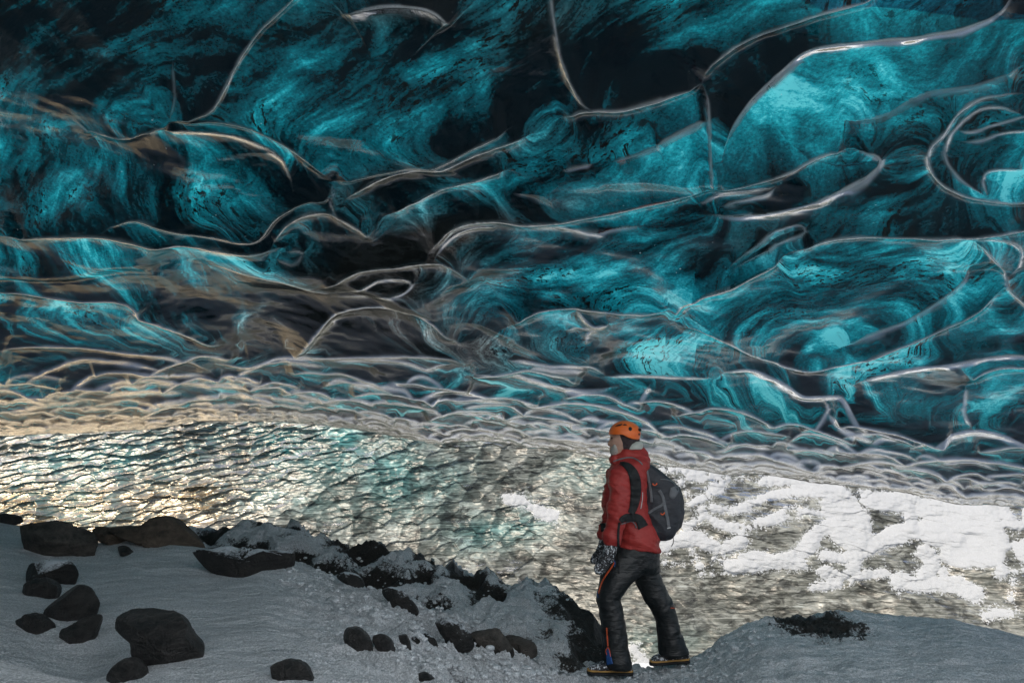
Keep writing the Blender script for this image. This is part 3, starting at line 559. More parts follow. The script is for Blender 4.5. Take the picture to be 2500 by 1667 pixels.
tag(sheet("back_ice_wall", Pw, M['wall'], {"teal": tealw, "warm": warmw, "cell": cell, "frost": np.exp(-(np.minimum(SDn, 0) / 9) ** 2)}), kind="structure")

kp = (SDn > -3); kp = kp[:-1, :-1] & kp[1:, :-1] & kp[:-1, 1:] & kp[1:, 1:]
tag(sheet("wall_snow", Ps, M['wallsnow'], keep=kp), "bright white wind-blown snow plastered in patches on the far ice wall", "snow", kind="stuff")

# ------------------------------------------------------------------ ground
def terrain(name, mat, crest, yc, bot, yb, u0, u1, nu_, nv_, disp, drop=2.6, attrs=None, near=True, rnd=.25):
    us_ = np.linspace(u0, u1, nu_); t = np.linspace(0, 1, nv_)[:, None]
    vc = interp(crest, us_)[None]; vb = interp(bot, us_)[None]; Yc = interp(yc, us_)[None]; Yb_ = interp(yb, us_)[None]
    Pa = at(us_[None] + 0 * t, vb + (vc - vb) * t, Yb_ + (Yc - Yb_) * t ** 1.35)      # front face, up to the crest
    k = 36; s = np.linspace(0, 1, k + 1)[1:, None, None]
    top = Pa[-1][None]; back = np.concatenate([top[..., :1] * (1 + .25 * s), top[..., 1:2] + drop * .8 * s, top[..., 2:] - drop * s ** 1.6], -1)
    Pn = []
    if near:
        s2 = np.linspace(1, 0, 24)[:-1, None, None]; b0 = Pa[:1]
        Pn = np.concatenate([b0[..., :1] * (1 + 2.2 * s2), b0[..., 1:2] - 9 * s2, b0[..., 2:] - .0 * s2], -1)
        Pall = np.concatenate([Pn, Pa, back], 0)
    else: Pall = np.concatenate([Pa, back], 0)
    dz, at_ = disp(Pall[..., 0], Pall[..., 1], Pall)
    Pall[..., 2] += dz
    o = sheet(name, Pall, mat, at_, flip=True); tag(o, kind="structure")
    return Pall
def d_slope(x, y, P):
    rgt_ = sm(-1.6, .3, x + .35 * (y - 3.5))
    base = .05 * fbm(x * .8, y * .8, 0, 3, 101)
    c, s = math.cos(R(-22)), math.sin(R(-22)); a, b = x * c + y * s, -x * s + y * c
    rp = .022 * fbm(a * 1.3, b * 7, 0, 5, 103)
    fur = 1 - np.abs(fbm(a * 1.1, b * 4.2, 0, 4, 105)) * 2.2
    ch = .15 * rgt_ * fur + .12 * rgt_ * np.abs(fbm(x * 5, y * 7, 0, 5, 107, .65))
    hol = -.20 * np.exp(-(((x + 1.5) / .45) ** 2 + ((y - 3.0) / .35) ** 2)) - .22 * np.exp(-(((x + 2.35) / .45) ** 2 + ((y - 3.6) / .5) ** 2)) + .16 * np.exp(-(((x + 2.2) / .8) ** 2 + ((y - 2.65) / .25) ** 2))
    return base + rp + ch + hol, {'dirt': -.05 + .62 * rgt_ - .42 * rgt_ * fur}
def d_ridge(x, y, P):
    r1 = 1 - np.abs(fbm(x * 1.5, y * 1.3, 0, 4, 111)) * 2
    f1, f2, rid, bx, by = worley(x * 2.1 + .3 * fbm(x * 3, y * 3, 0, 2, 5), y * 2.0, 113)
    hole = -np.exp(-(f1 / .38) ** 2) * (rid > .25)
    d = .17 * r1 + .26 * hole + .07 * fbm(x * 5, y * 6, 0, 5, 115, .62)
    dirt = .60 - .8 * hole + .45 * sm(-.1, 1.0, x) - .40 * r1
    return d - .06, {"dirt": dirt}
def d_mound(x, y, P):
    rp = .05 * fbm(x * 2.2, y * 6, 0, 6, 121, .6) + .06 * fbm(x * .9, y * .9, 0, 3, 123)
    lump = .10 * np.abs(fbm(x * 5, y * 5, 0, 5, 125, .65)) * (1 - .8 * sm(.8, 2.2, x)) 
    g = np.exp(-(((x - 2.45) / .35) ** 2 + ((y - 5.8) / .5) ** 2)) + .5 * np.exp(-(((x - 5.2) / .7) ** 2 + ((y - 4.8) / .6) ** 2))
    return rp + lump - .03 * sm(1.8, .9, x) - .05 * g * np.abs(fbm(x * 7, y * 7, 0, 4, 127)) * 4, {'dirt': .24 + .6 * g}
S_CREST = [(-500,1225),(-200,1245),(0,1272),(60,1285),(150,1310),(230,1330),(320,1326),(500,1342),(640,1350),(740,1392),(800,1420),(900,1458),(1000,1502),(1100,1560),(1200,1612),(1290,1660),(1420,1730)]
S_YC = [(-500,7.2),(0,6.6),(500,5.9),(740,5.5),(1000,5.1),(1290,4.8),(1420,4.7)]
terrain("snow_slope", M['slopesnow'], S_CREST, S_YC, [(-500,1760),(1420,1790)], [(-500,2.1),(300,2.3),(900,3.0),(1290,4.1),(1420,4.4)], -500, 1420, 1000, 420, d_slope)
R_CREST = [(300,1345),(400,1325),(470,1297),(540,1282),(640,1272),(700,1275),(800,1301),(900,1319),(1000,1342),(1100,1367),(1200,1397),(1300,1432),(1400,1478),(1450,1510),(1480,1560),(1500,1605),(1540,1660)]
terrain("rocky_ridge", M['dirtysnow'], R_CREST, [(300,8.2),(640,7.8),(1000,7.2),(1300,6.6),(1540,6.1)], [(300,1420),(740,1500),(1100,1640),(1540,1700)], [(300,6.6),(740,6.0),(1000,5.5),(1290,5.3),(1540,5.4)], 300, 1540, 760, 260, d_ridge, near=False)
M_CREST = [(1080,1600),(1200,1612),(1300,1618),(1400,1622),(1500,1630),(1600,1632),(1660,1622),(1720,1596),(1780,1556),(1830,1530),(1880,1510),(1950,1502),(2100,1500),(2200,1508),(2330,1508),(2420,1530),(2500,1545),(2700,1570),(3100,1560)]
terrain("snow_mound", M['dirtysnow'], M_CREST, [(1080,5.5),(1600,5.6),(1900,6.0),(2300,6.2),(3100,6.6)], [(1080,1790),(3100,1810)], [(1080,4.2),(1500,4.3),(1900,3.6),(2500,3.2),(3100,3.0)], 1080, 3100, 900, 320, d_mound)
gx, gy = np.meshgrid(np.linspace(-150, 150, 300), np.concatenate([np.linspace(-20, 25, 180), np.linspace(26, 300, 40)]))
tag(sheet("pit_floor", np.stack([gx, gy, -2.1 + .12 * fbm(gx * .6, gy * .6, 0, 4, 131)], -1), M['rough'], flip=True), kind="structure")
# ------------------------------------------------------------------ objects : boulders
from mathutils.bvhtree import BVHTree
def bvh_of(objs):
    vs, fs, k = [], [], 0
    for o in objs:
        me = o.data; n = len(me.vertices); co = np.empty(n * 3, np.float32); me.vertices.foreach_get("co", co)
        li = np.empty(len(me.loops), np.int32); me.loops.foreach_get("vertex_index", li)
        if len(me.loops) == 4 * len(me.polygons): fc = li.reshape(-1, 4)
        else:
            me.calc_loop_triangles(); t = np.empty(len(me.loop_triangles) * 3, np.int32); me.loop_triangles.foreach_get("vertices", t); fc = t.reshape(-1, 3)
        vs.append(co.reshape(-1, 3)); fs += (fc + k).tolist(); k += n
    return BVHTree.FromPolygons(np.concatenate(vs).tolist(), fs)
CAMV = Vector(CAM)
def cast(tree, u, v):
    rx_, rz_ = ray(u, v); d = Vector((float(rx_), 1.0, float(rz_))).normalized()
    h = tree.ray_cast(CAMV, d); return h[0], h[1], d
ground_bvh = bvh_of([bpy.data.objects[k] for k in ("snow_slope", "rocky_ridge", "snow_mound")])
def ico(sub):
    bm = bmesh.new(); bmesh.ops.create_icosphere(bm, subdivisions=sub, radius=1)
    V = np.array([v.co[:] for v in bm.verts]); Fc = np.array([[v.index for v in f.verts] for f in bm.faces]); bm.free(); return V, Fc
ICO6 = ico(6); ICO5 = ico(5)
def boulder(outline, label, mat, depthf=.8, rough=.05, facet=0.0, seed=1, quad='c', sink=.0, name="boulder", ydepth=None, group="dark boulders lying in the snow"):
    ox, oy = Q[quad]; O = np.array([(ox + a / 1.88, oy + b / 1.88) for a, b in outline])
    c = (O.min(0) + O.max(0)) / 2; hw, hh = (O.max(0) - O.min(0)) / 2
    if ydepth is None:
        h, _, _ = cast(ground_bvh, c[0], min(O[:, 1].max() - .12 * hh, 1662)); ydepth = (h.y if h else 4.0)
    rdep = depthf * .5 * (hw + hh) * ydepth / F
    yc = ydepth + rdep * .8
    # radius of the outline by angle
    ang = np.arctan2(-(O[:, 1] - c[1]), O[:, 0] - c[0]); S_ = spline(np.vstack([O, O[:1]]), 4)
    an = np.arctan2(-(S_[:, 1] - c[1]), S_[:, 0] - c[0]); rd = np.hypot(S_[:, 0] - c[0], S_[:, 1] - c[1]); od = np.argsort(an)
    an, rd = an[od], rd[od]; an = np.concatenate([an - 2 * math.pi, an, an + 2 * math.pi]); rd = np.concatenate([rd] * 3)
    V, Fc = ICO6 if hw > 60 else ICO5
    V = V.copy()
    rs = np.hypot(V[:, 0], V[:, 2]); th_ = np.arctan2(V[:, 2], V[:, 0]); rr_ = np.interp(th_, an, rd)
    mean = rd.mean(); f = rs ** .85
    X = np.cos(th_) * rr_ * f; Z = np.sin(th_) * rr_ * f; Yv = np.sign(V[:, 1]) * np.abs(V[:, 1]) ** .8
    k = ydepth / F
    P = np.stack([X * k, Yv * rdep, Z * k], -1)
    sz = mean * k
    N = V
    q = V * 1.3 + seed * 7.7
    dsp = fbm(q[:, 0] * 1.2, q[:, 1] * 1.2, q[:, 2] * 1.2, 5, seed, .55)
    ridge_ = 1 - np.abs(fbm(q[:, 0] * 1.6, q[:, 1] * 1.6, q[:, 2] * 1.6, 4, seed + 9)) * 2
    amp = sz * (rough * 4.2) * (.35 + .65 * np.clip(-V[:, 1] + .4, 0, 1))
    P += N * (dsp * amp + (ridge_ - .6) * amp * .5)[:, None]
    if facet:
        rng = np.random.RandomState(seed)
        for _ in range(10):
            d = rng.normal(size=3); d[1] = -abs(d[1]) - .9; d /= np.linalg.norm(d)
            s = P @ d; lim = np.percentile(s, 95 - 12 * facet); P -= np.outer(np.clip(s - lim, 0, None) * .85, d)
    P[:, 2] = np.where(P[:, 2] < 0, P[:, 2] * 1.2, P[:, 2])
    base = at(c[0], c[1], yc); b2 = at(c[0], O[:, 1].max(), yc)
    base[2] -= .06 * hh * ydepth / F; org = np.array([base[0], yc, b2[2]])
    P[:, 2] += base[2] - org[2]
    o = raw_mesh(name, P, Fc, mat, smooth=True); o.location = org
    tag(o, label, "boulder", group); return o
B = boulder
B([(-30,788),(40,790),(80,800),(98,822),(60,835),(-30,840)], "small black rock at the very left edge, behind the big rough boulder", M['rock'], .9, .05, .5, 3)
B([(55,845),(150,825),(215,815),(300,835),(380,860),(425,885),(440,915),(425,960),(400,1000),(350,1022),(300,1015),(230,990),(150,960),(90,900)], "big rough grey-brown boulder on the crest of the snow slope, far left", M['rockg'], .8, .075, .8, 4)
B([(420,870),(450,847),(500,855),(560,875),(590,895),(605,930),(590,940),(520,920),(450,905),(425,895)], "small smooth brown boulder between the rough boulder and the large smooth brown one", M['rockb'], 1.0, .03, .2, 5)
B([(500,850),(560,842),(640,840),(700,815),(740,798),(790,808),(840,845),(900,890),(938,930),(935,955),(870,952),(760,935),(640,910),(560,880)], "large smooth brown boulder with a humped back on the crest of the snow slope", M['rockb'], .8, .035, .1, 6)
B([(530,945),(560,935),(590,955),(625,990),(590,985),(545,965)], "tiny dark stone poking out of the snow below the smooth brown boulders", M['rock'], 1, .05, .5, 7)
B([(60,1020),(150,1010),(230,1000),(290,1003),(320,1025),(338,1070),(335,1115),(300,1130),(240,1110),(170,1095),(110,1085),(60,1050)], "glistening black boulder with an icy right face, under the big rough boulder", M['rockf'], .9, .07, .7, 8)
B([(110,1120),(140,1090),(180,1083),(220,1095),(265,1125),(262,1160),(220,1180),(150,1170),(90,1150)], "low black rock squeezed between the glistening boulder and the upright one", M['rock'], .9, .07, .4, 9)
B([(215,1190),(260,1140),(320,1120),(370,1125),(410,1165),(437,1210),(430,1250),(400,1275),(350,1300),(290,1310),(235,1290),(210,1250)], "upright black boulder with a pale striped right face in the left rock cluster", M['rock'], .9, .05, .9, 10)
B([(270,1330),(340,1290),(400,1262),(440,1258),(446,1290),(430,1350),(400,1385),(350,1402),(300,1395),(270,1360)], "black boulder tucked directly under the upright boulder", M['rock'], .9, .05, .4, 11)
B([(75,1280),(140,1250),(210,1280),(240,1320),(190,1350),(130,1345),(100,1320)], "low dark rock in the hollow left of the cluster, near the left edge", M['rock'], .9, .07, .4, 12)
B([(545,1280),(560,1250),(600,1233),(700,1232),(780,1245),(830,1290),(870,1345),(915,1390),(922,1440),(915,1490),(870,1512),(790,1512),(710,1490),(650,1450),(632,1400),(640,1360),(590,1335),(550,1310)], "biggest black boulder, long and arched, in the foreground snow", M['rock'], .75, .045, .6, 13)
B([(505,1530),(520,1490),(560,1460),(600,1457),(640,1480),(660,1520),(662,1570),(640,1610),(540,1610),(508,1570)], "round black boulder at the bottom edge, under the biggest arched boulder", M['rock'], 1, .03, .1, 14)
B([(1245,1490),(1300,1465),(1350,1463),(1400,1485),(1425,1525),(1430,1567),(1400,1600),(1300,1600),(1262,1540)], "black boulder with a glassy flank at the bottom edge, below the half-buried pair", M['rock'], 1, .05, .6, 15)
B([(870,980),(940,960),(990,942),(1050,940),(1100,955),(1200,958),(1260,952),(1320,965),(1350,985),(1375,1030),(1383,1065),(1360,1085),(1280,1092),(1180,1088),(1080,1080),(990,1055),(920,1020)], "long dark snow-dusted boulder in front of the rocky ridge", M['rockf'], .6, .07, .5, 16)
B([(1570,1330),(1600,1312),(1640,1312),(1680,1340),(1705,1385),(1712,1425),(1680,1430),(1620,1400),(1575,1360)], "dark boulder half buried in the slope, left one of the neighbouring pair", M['rock'], 1, .04, .3, 17)
B([(1712,1350),(1745,1343),(1780,1355),(1805,1385),(1820,1430),(1790,1435),(1740,1405),(1715,1375)], "slightly smaller dark boulder half buried in the slope, right one of the neighbouring pair", M['rock'], 1, .05, .3, 18)
B([(1830,1348),(1860,1345),(1880,1375),(1887,1412),(1865,1410),(1840,1375)], "smallest dark stone just right of the half-buried pair", M['rock'], 1, .05, .4, 19)
B([(1900,1530),(1940,1520),(1980,1535),(2005,1567),(1990,1590),(1910,1585)], "small black rock at the bottom edge in the churned snow", M['rock'], 1, .06, .4, 20)
B([(1530,1075),(1570,1060),(1620,1064),(1655,1085),(1672,1112),(1650,1122),(1600,1105),(1550,1090)], "small brown-grey rock beside the right end of the long snow-dusted boulder", M['rockf'], 1, .06, .4, 21)
B([(1735,1140),(1790,1131),(1840,1140),(1875,1170),(1920,1225),(1900,1242),(1850,1235),(1800,1195),(1750,1165)], "grey angular rock below the holes of the rocky ridge", M['rockf'], 1, .06, .8, 22)
B([(1985,1290),(2010,1270),(2050,1268),(2110,1300),(2150,1340),(2200,1420),(2180,1445),(2100,1400),(2030,1350)], "long slanting slab with frost on it among the churned snow", M['rockf'], .8, .06, .9, 23)
B([(2165,1345),(2200,1330),(2270,1322),(2300,1338),(2352,1400),(2370,1440),(2320,1445),(2240,1420),(2190,1385)], "dark wedge-shaped slab at the foot of the rocky ridge, right of the frosted slab", M['rockg'], .9, .06, .9, 24)
B([(2308,1360),(2340,1348),(2400,1362),(2450,1385),(2465,1425),(2430,1435),(2360,1410)], "flat dark rock behind the wedge-shaped slab at the ridge foot", M['rockg'], .9, .06, .7, 25)
B([(1880,1325),(1930,1328),(1990,1362),(2008,1402),(1960,1400),(1900,1360)], "thin dark slab lying in the snow below the angular grey rock", M['rockf'], .9, .05, .8, 26)

# loose crumbs and clods of snow churned up beside the ridge and on the mound's flank
rg = np.random.RandomState(5); V0_, F0_ = ico(2); VV_, FF_, kk = [], [], 0
for (u0, v0, u1, v1, wd, cnt) in ((700, 1400, 1290, 1650, 26, 170), (800, 1520, 1180, 1662, 22, 120), (930, 1440, 1330, 1600, 30, 170), (1640, 1630, 1900, 1530, 16, 90), (1200, 1640, 1800, 1650, 14, 110), (480, 1350, 1380, 1480, 40, 110)):
    for _ in range(cnt):
        t = rg.rand(); u = u0 + (u1 - u0) * t + rg.normal() * wd; v = v0 + (v1 - v0) * t + rg.normal() * wd * .5
        h, nn, _d = cast(ground_bvh, u, min(v, 1690))
        if h is None: continue
        r = float(np.clip(rg.lognormal(-4.7, .45), .004, .026))
        P_ = V0_ * (1 + .35 * fbm(V0_[:, 0] * 1.7 + kk, V0_[:, 1] * 1.7, V0_[:, 2] * 1.7, 3, 9))[:, None] * r * np.array([1.2, 1, .75])
        VV_.append(P_ + np.array(h) + np.array([0, 0, r * .25])); FF_.append(F0_ + kk); kk += len(V0_)
tag(raw_mesh("snow_crumbs", np.concatenate(VV_), np.concatenate(FF_), M['rough']), "loose white crumbs and clods of snow scattered beside the ridge", "snow", kind="stuff")

# ------------------------------------------------------------------ the hiker
YP = 5.4
def zp(x, y): return 1350 + x / 2.282, 980 + y / 2.282
def PX(x, y, off=0.0):
    u, v = zp(x, y); p = at(u, v, YP)           # measured in the hiker's own plane, then pushed back or forth
    return np.array([p[0], YP + off, p[2]])
def loft(secs, seg=28, sub=5, pw=2.0):
    """secs: (xl, yl, xr, yr, half_depth_m, offset_m) traced edges, stacked along the limb"""
    A = np.array(secs, float)
    if sub > 1:
        n = len(A); q = np.vstack([A[:1], A, A[-1:]]); out = []
        for i in range(1, n):
            a, b, c, d = q[i - 1], q[i], q[i + 1], q[i + 2]
            for t in np.linspace(0, 1, sub, endpoint=False):
                out.append(.5 * (2 * b + (c - a) * t + (2 * a - 5 * b + 4 * c - d) * t * t + (3 * b - a - 3 * c + d) * t ** 3))
        A = np.array(out + [A[-1]])
    V = []; th_ = np.linspace(0, 2 * math.pi, seg, endpoint=False)
    for s in A:
        l = PX(s[0], s[1], s[5]); r = PX(s[2], s[3], s[5]); c = (l + r) / 2; h = (r - l) / 2
        cs, sn = np.cos(th_), np.sin(th_)
        ex = 2 / pw; a = np.sign(cs) * np.abs(cs) ** ex; b = np.sign(sn) * np.abs(sn) ** ex
        V.append(c + a[:, None] * h + b[:, None] * np.array([0, s[4], 0]))
    V = np.concatenate(V); n = len(A); Fc = []
    for i in range(n - 1):
        for j in range(seg):
            a = i * seg + j; b = i * seg + (j + 1) % seg
            Fc.append((a, b, b + seg, a + seg))
    c0 = V[:seg].mean(0); c1 = V[-seg:].mean(0); k = len(V); V = np.vstack([V, c0, c1])
    for j in range(seg):
        Fc.append((k, (j + 1) % seg, j, j)); Fc.append((k + 1, (n - 1) * seg + j, (n - 1) * seg + (j + 1) % seg, (n - 1) * seg + (j + 1) % seg))
    return V, Fc
def build(name, lofts, mat, parent, voxel=.008, smooth=4, wrinkle=None, org=None):
    """several lofts merged into one continuous skin"""
    me = bpy.data.meshes.new(name); V = []; Fc = []; k = 0
    for v, f in lofts:
        V.append(v); Fc += [tuple(dict.fromkeys(int(i + k) for i in q)) for q in f]; k += len(v)
    me.from_pydata(np.concatenate(V).tolist(), [], Fc); me.update()
    bm = bmesh.new(); bm.from_mesh(me); bmesh.ops.recalc_face_normals(bm, faces=bm.faces); bm.to_mesh(me); bm.free()
    o = bpy.data.objects.new(name, me); C.objects.link(o)
    if voxel:
        m = o.modifiers.new("r", 'REMESH'); m.mode = 'VOXEL'; m.voxel_size = voxel
    if smooth:
        m = o.modifiers.new("s", 'SMOOTH'); m.factor = .5; m.iterations = smooth
    dg = bpy.context.evaluated_depsgraph_get(); ev = o.evaluated_get(dg)
    nm = bpy.data.meshes.new_from_object(ev); o.modifiers.clear(); o.data = nm; nm.name = name; bpy.data.meshes.remove(me)
    n = len(nm.vertices); co = np.empty(n * 3, np.float32); nm.vertices.foreach_get("co", co); co = co.reshape(-1, 3)
    if wrinkle is not None:
        no = np.empty(n * 3, np.float32); nm.vertices.foreach_get("normal", no); no = no.reshape(-1, 3)
        co = co + no * wrinkle(co[:, 0], co[:, 1], co[:, 2])[:, None].astype(np.float32)
    nm.vertices.foreach_set("co", np.ascontiguousarray(co, np.float32).ravel())
    nm.polygons.foreach_set("use_smooth", np.ones(len(nm.polygons), bool)); nm.materials.clear(); nm.materials.append(mat); nm.update()
    if parent: o.parent = parent
    return o
def mat_cloth(name, c1, c2, rough=.8, scale=6, spots=0, sheen=0):
    n = NT(name); p = n.pos(); a = n.noise(p, scale, 5, .6); b = n.noise(p, 400, 2, .5); w = n.noise(n.mapping(p, (6, 6, 22), rot=(0, .5, 0)), 1.5, 4, .55, .6)
    col = n.mixc(n.ramp(a, [(.3, 0), (.7, 1)]), c1, c2)
    if spots:
        m = n.ramp(n.math('MULTIPLY_ADD', n.noise(p, 12, 2), .25, n.math('MULTIPLY', n.noise(p, 70, 4, .75), .8)), [(spots, 0), (spots + .04, 1)]); col = n.mixc(m, col, (.75, .78, .82))
    nb = n.bump(n.math('MULTIPLY_ADD', w, 1.0, n.math('MULTIPLY', b, .05)), .55, .02)
    return n.done(principled(n, col, rough, nb))
MR = mat_cloth("red_shell_fabric", (.30, .020, .018), (.42, .040, .032), .55)
MP = mat_cloth("black_softshell", (.006, .007, .008), (.016, .018, .019), .45)
MPT = mat_cloth("snowy_black_cuff", (.012, .013, .014), (.028, .030, .032), .5, spots=.56)
MB_ = mat_cloth("charcoal_pack_nylon", (.022, .024, .030), (.042, .044, .053), .6)
MS = mat_cloth("grey_webbing", (.12, .125, .135), (.18, .185, .195), .7)
MK = mat_cloth("black_webbing", (.006, .007, .008), (.012, .013, .014), .7)
MG = mat_cloth("snow_speckled_glove", (.012, .012, .014), (.03, .03, .034), .7, spots=.555)
MH = mat_cloth("dark_knit", (.03, .022, .024), (.055, .04, .042), .95, 60)
MF = mat_cloth("pale_fleece", (.38, .40, .36), (.52, .53, .48), .9)
MSK = mat_cloth("skin", (.42, .24, .17), (.5, .3, .22), .6, 20)
MBD = mat_cloth("grey_beard", (.30, .28, .25), (.5, .48, .44), .9, 80)
MO = mat_cloth("orange_shell", (.85, .145, .02), (.9, .19, .03), .35)
MOZ = mat_cloth("orange_tape", (.75, .11, .03), (.8, .14, .05), .6)
MBL = mat_cloth("blue_gusset", (.01, .06, .22), (.02, .10, .32), .6)
MY = mat_cloth("tan_rand", (.42, .22, .06), (.55, .32, .10), .7, 30)
MBT = mat_cloth("boot_leather", (.015, .016, .02), (.03, .032, .04), .6, spots=.58)
MW = mat_cloth("pale_plastic", (.5, .5, .5), (.6, .6, .6), .4)
foot = PX(480, 1490)
def parented(o, par, org):
    """keep the mesh where it stands while its origin moves to the figure's base"""
    return o
# body: head, neck, trunk, arms, hands, legs in one skin (mostly under the clothes)
head = [(352,118,452,118,.030,0),(332,135,474,135,.062,0),(322,160,482,160,.076,0),(319,188,484,186,.080,0),(318,205,482,205,.080,0),(314,222,479,222,.078,0),(315,238,475,238,.076,0),(319,250,470,250,.072,0),(318,265,462,262,.068,0),(321,282,446,276,.058,0),(328,299,420,290,.045,0)]
nose = [(318,206,345,206,.010,0),(309,224,345,224,.014,0),(303,236,345,238,.019,0),(307,245,345,246,.018,0),(318,250,345,250,.010,0)]
lips = [(316,258,345,256,.018,0),(313,264,345,264,.024,0),(317,270,345,272,.020,0)]
neck = [(360,240,478,240,.055,0),(362,300,485,300,.058,0),(350,360,480,360,.07,0)]
trunk = [(330,345,480,345,.14,0),(325,420,490,420,.17,0),(330,560,490,560,.15,0),(340,700,520,700,.15,0),(345,800,560,830,.16,0),(300,900,580,920,.15,.01)]
armN = [(345,370,430,400,.055,-.15),(320,440,400,440,.055,-.19),(305,560,385,570,.05,-.20),(290,660,350,665,.036,-.21),(275,760,328,770,.028,-.22),(262,820,318,835,.030,-.22)]
armF = [(a+12,b,c+12,d,e,-f) for a,b,c,d,e,f in armN]
legN = [(300,880,500,930,.09,-.08),(270,1000,420,1000,.085,-.085),(262,1100,355,1095,.06,-.09),(275,1250,375,1250,.055,-.09),(300,1400,390,1400,.04,-.09),(310,1450,400,1450,.035,-.09)]
legF = [(430,900,590,900,.09,.08),(500,1040,620,1020,.08,.09),(570,1160,670,1140,.06,.10),(625,1280,705,1270,.055,.10),(650,1400,735,1400,.04,.10),(655,1440,740,1440,.035,.10)]
thin = lambda L, k: [((a + c) / 2 - (c - a) / 2 * k, (b + d) / 2 - (d - b) / 2 * k, (a + c) / 2 + (c - a) / 2 * k, (b + d) / 2 + (d - b) / 2 * k, e * k, f) for a, b, c, d, e, f in L]
trunk, armN, armF, legN, legF = thin(trunk, .8), thin(armN, .85), thin(armF, .85), thin(legN, .72), thin(legF, .72)
person = build("person", [loft(s) for s in (head, nose, lips, neck, trunk, armN, armF, legN, legF)], MSK, None, .006, 2)
tag(person, "hiker in an orange helmet, red jacket and black trousers looking left", "person")
def wr(fr, amp, diag=.6, s=1):
    def f(x, y, z):
        a = z + diag * x
        return (amp * (1 - np.abs(fbm(x * 3.2 + s, a * fr, y * 3, 3, s + 200)) * 3.0) + amp * .5 * fbm(x * 14, z * 14, y * 14, 3, s + 210))
    return f
torso = [(372,268,500,258,.068,0),(352,284,506,262,.082,0),(335,302,527,292,.10,0),(322,330,532,325,.14,0),(322,352,530,350,.185,0),(318,400,530,400,.20,0),(315,450,520,450,.20,0),(318,550,520,560,.19,0),(326,650,545,650,.18,0),(338,700,572,700,.18,0),(341,760,590,765,.185,0),(342,800,598,833,.185,0)]
sleeveN = [(345,350,440,370,.05,-.14),(308,378,434,410,.068,-.185),(299,430,428,440,.075,-.205),(294,500,420,505,.075,-.21),(287,560,408,570,.072,-.215),(281,620,388,632,.066,-.22),(273,680,366,690,.058,-.225),(262,722,352,738,.052,-.23),(259,752,344,768,.048,-.23),(264,775,336,785,.044,-.23)]
sleeveF = [(a+14,b,c+10,d,e,-f) for a,b,c,d,e,f in sleeveN]
collar_tip = [(303,318,360,300,.05,-.04),(300,335,360,345,.05,-.05),(318,350,370,365,.05,-.05)]
jacket = build("jacket", [loft(s) for s in (torso, sleeveN, sleeveF, collar_tip)], MR, person, .007, 3, wr(9, .014, .5, 1))
pelvis = [(340,790,596,815,.165,0),(300,850,600,860,.17,0),(275,920,602,915,.165,.005),(262,975,606,955,.13,.01)]
tN = [(300,840,540,880,.12,-.05),(266,930,500,955,.12,-.06),(250,1000,440,1002,.115,-.075),(238,1060,395,1052,.105,-.085),(238,1110,366,1088,.095,-.09),(252,1170,380,1150,.095,-.09),(254,1228,390,1222,.10,-.09),(268,1290,402,1287,.10,-.09),(270,1370,414,1370,.105,-.09),(272,1425,425,1423,.11,-.09),(290,1462,427,1460,.10,-.09)]
tF = [(430,880,603,880,.12,.06),(452,975,608,962,.115,.085),(500,1072,642,1056,.105,.10),(553,1162,686,1140,.10,.105),(588,1226,708,1200,.10,.11),(599,1300,728,1288,.10,.11),(607,1370,748,1352,.105,.11),(612,1432,772,1422,.105,.11)]
trousers = build("trousers", [loft(s) for s in (pelvis, tN, tF)], MP, person, .007, 3, wr(6, .008, -.7, 2))
helmet_h = []
# helmet shell
hv, hf = [], []; na, nt_r = 56, 22
for j in range(nt_r + 1):
    for i in range(na):
        a = 2 * math.pi * i / na; cx = math.cos(a); x_ = 402 + 88 * cx
        yb_ = np.interp(x_, [314,345,380,410,440,490], [182,187,188,204,212,216]); yb_ = yb_ * (1) 
        t = j / nt_r; lat0 = math.asin(max(-.6, min(.9, -(yb_ - 182) / 76.0))); la = lat0 + (math.pi / 2 - lat0) * t
        r_ = math.cos(la) / math.cos(min(lat0, 0)) if lat0 > 0 else math.cos(la)
        px = PX(402 + 88 * math.cos(la) * cx - 3, 182 - 76 * math.sin(la) ** 1.0)
        hv.append((px[0], YP + .112 * math.cos(la) * math.sin(a), px[2]))
for j in range(nt_r):
    for i in range(na):
        a = j * na + i; b = j * na + (i + 1) % na; hf.append((a, b, b + na, a + na))
me = bpy.data.meshes.new("helmet"); me.from_pydata(hv, [], hf); me.polygons.foreach_set("use_smooth", [True] * len(hf)); me.materials.append(MO)
helmet = bpy.data.objects.new("helmet", me); C.objects.link(helmet); helmet.parent = person
m = helmet.modifiers.new("solid", 'SOLIDIFY'); m.thickness = .012; m.offset = -1
hood = [(330,182,480,182,.086,0),(333,205,483,205,.087,0),(338,225,482,225,.085,0),(347,245,478,245,.083,0),(356,262,474,262,.08,0),(366,280,474,278,.076,0),(375,300,480,298,.074,0)]
balaclava = build("balaclava", [loft(hood)], MH, person, .005, 2)
collar = build("neck_gaiter", [loft([(440,226,493,222,.07,0),(408,240,498,232,.088,0),(392,258,500,250,.092,0),(384,272,498,268,.088,0)])], MF, person, .005, 2)
beard = build("beard", [loft([(330,238,352,238,.055,0),(322,255,362,255,.062,0),(317,272,372,270,.062,0),(319,288,374,284,.052,0),(327,303,366,300,.034,0)])], MBD, person, .004, 1, lambda x, y, z: .003 * fbm(x * 90, z * 60, y * 90, 3, 5))
eye = build("eye", [loft([(321,200,327,200,.004,-.035),(319,204,330,204,.008,-.035),(321,209,328,209,.004,-.035)])], MK, person, 0, 0)
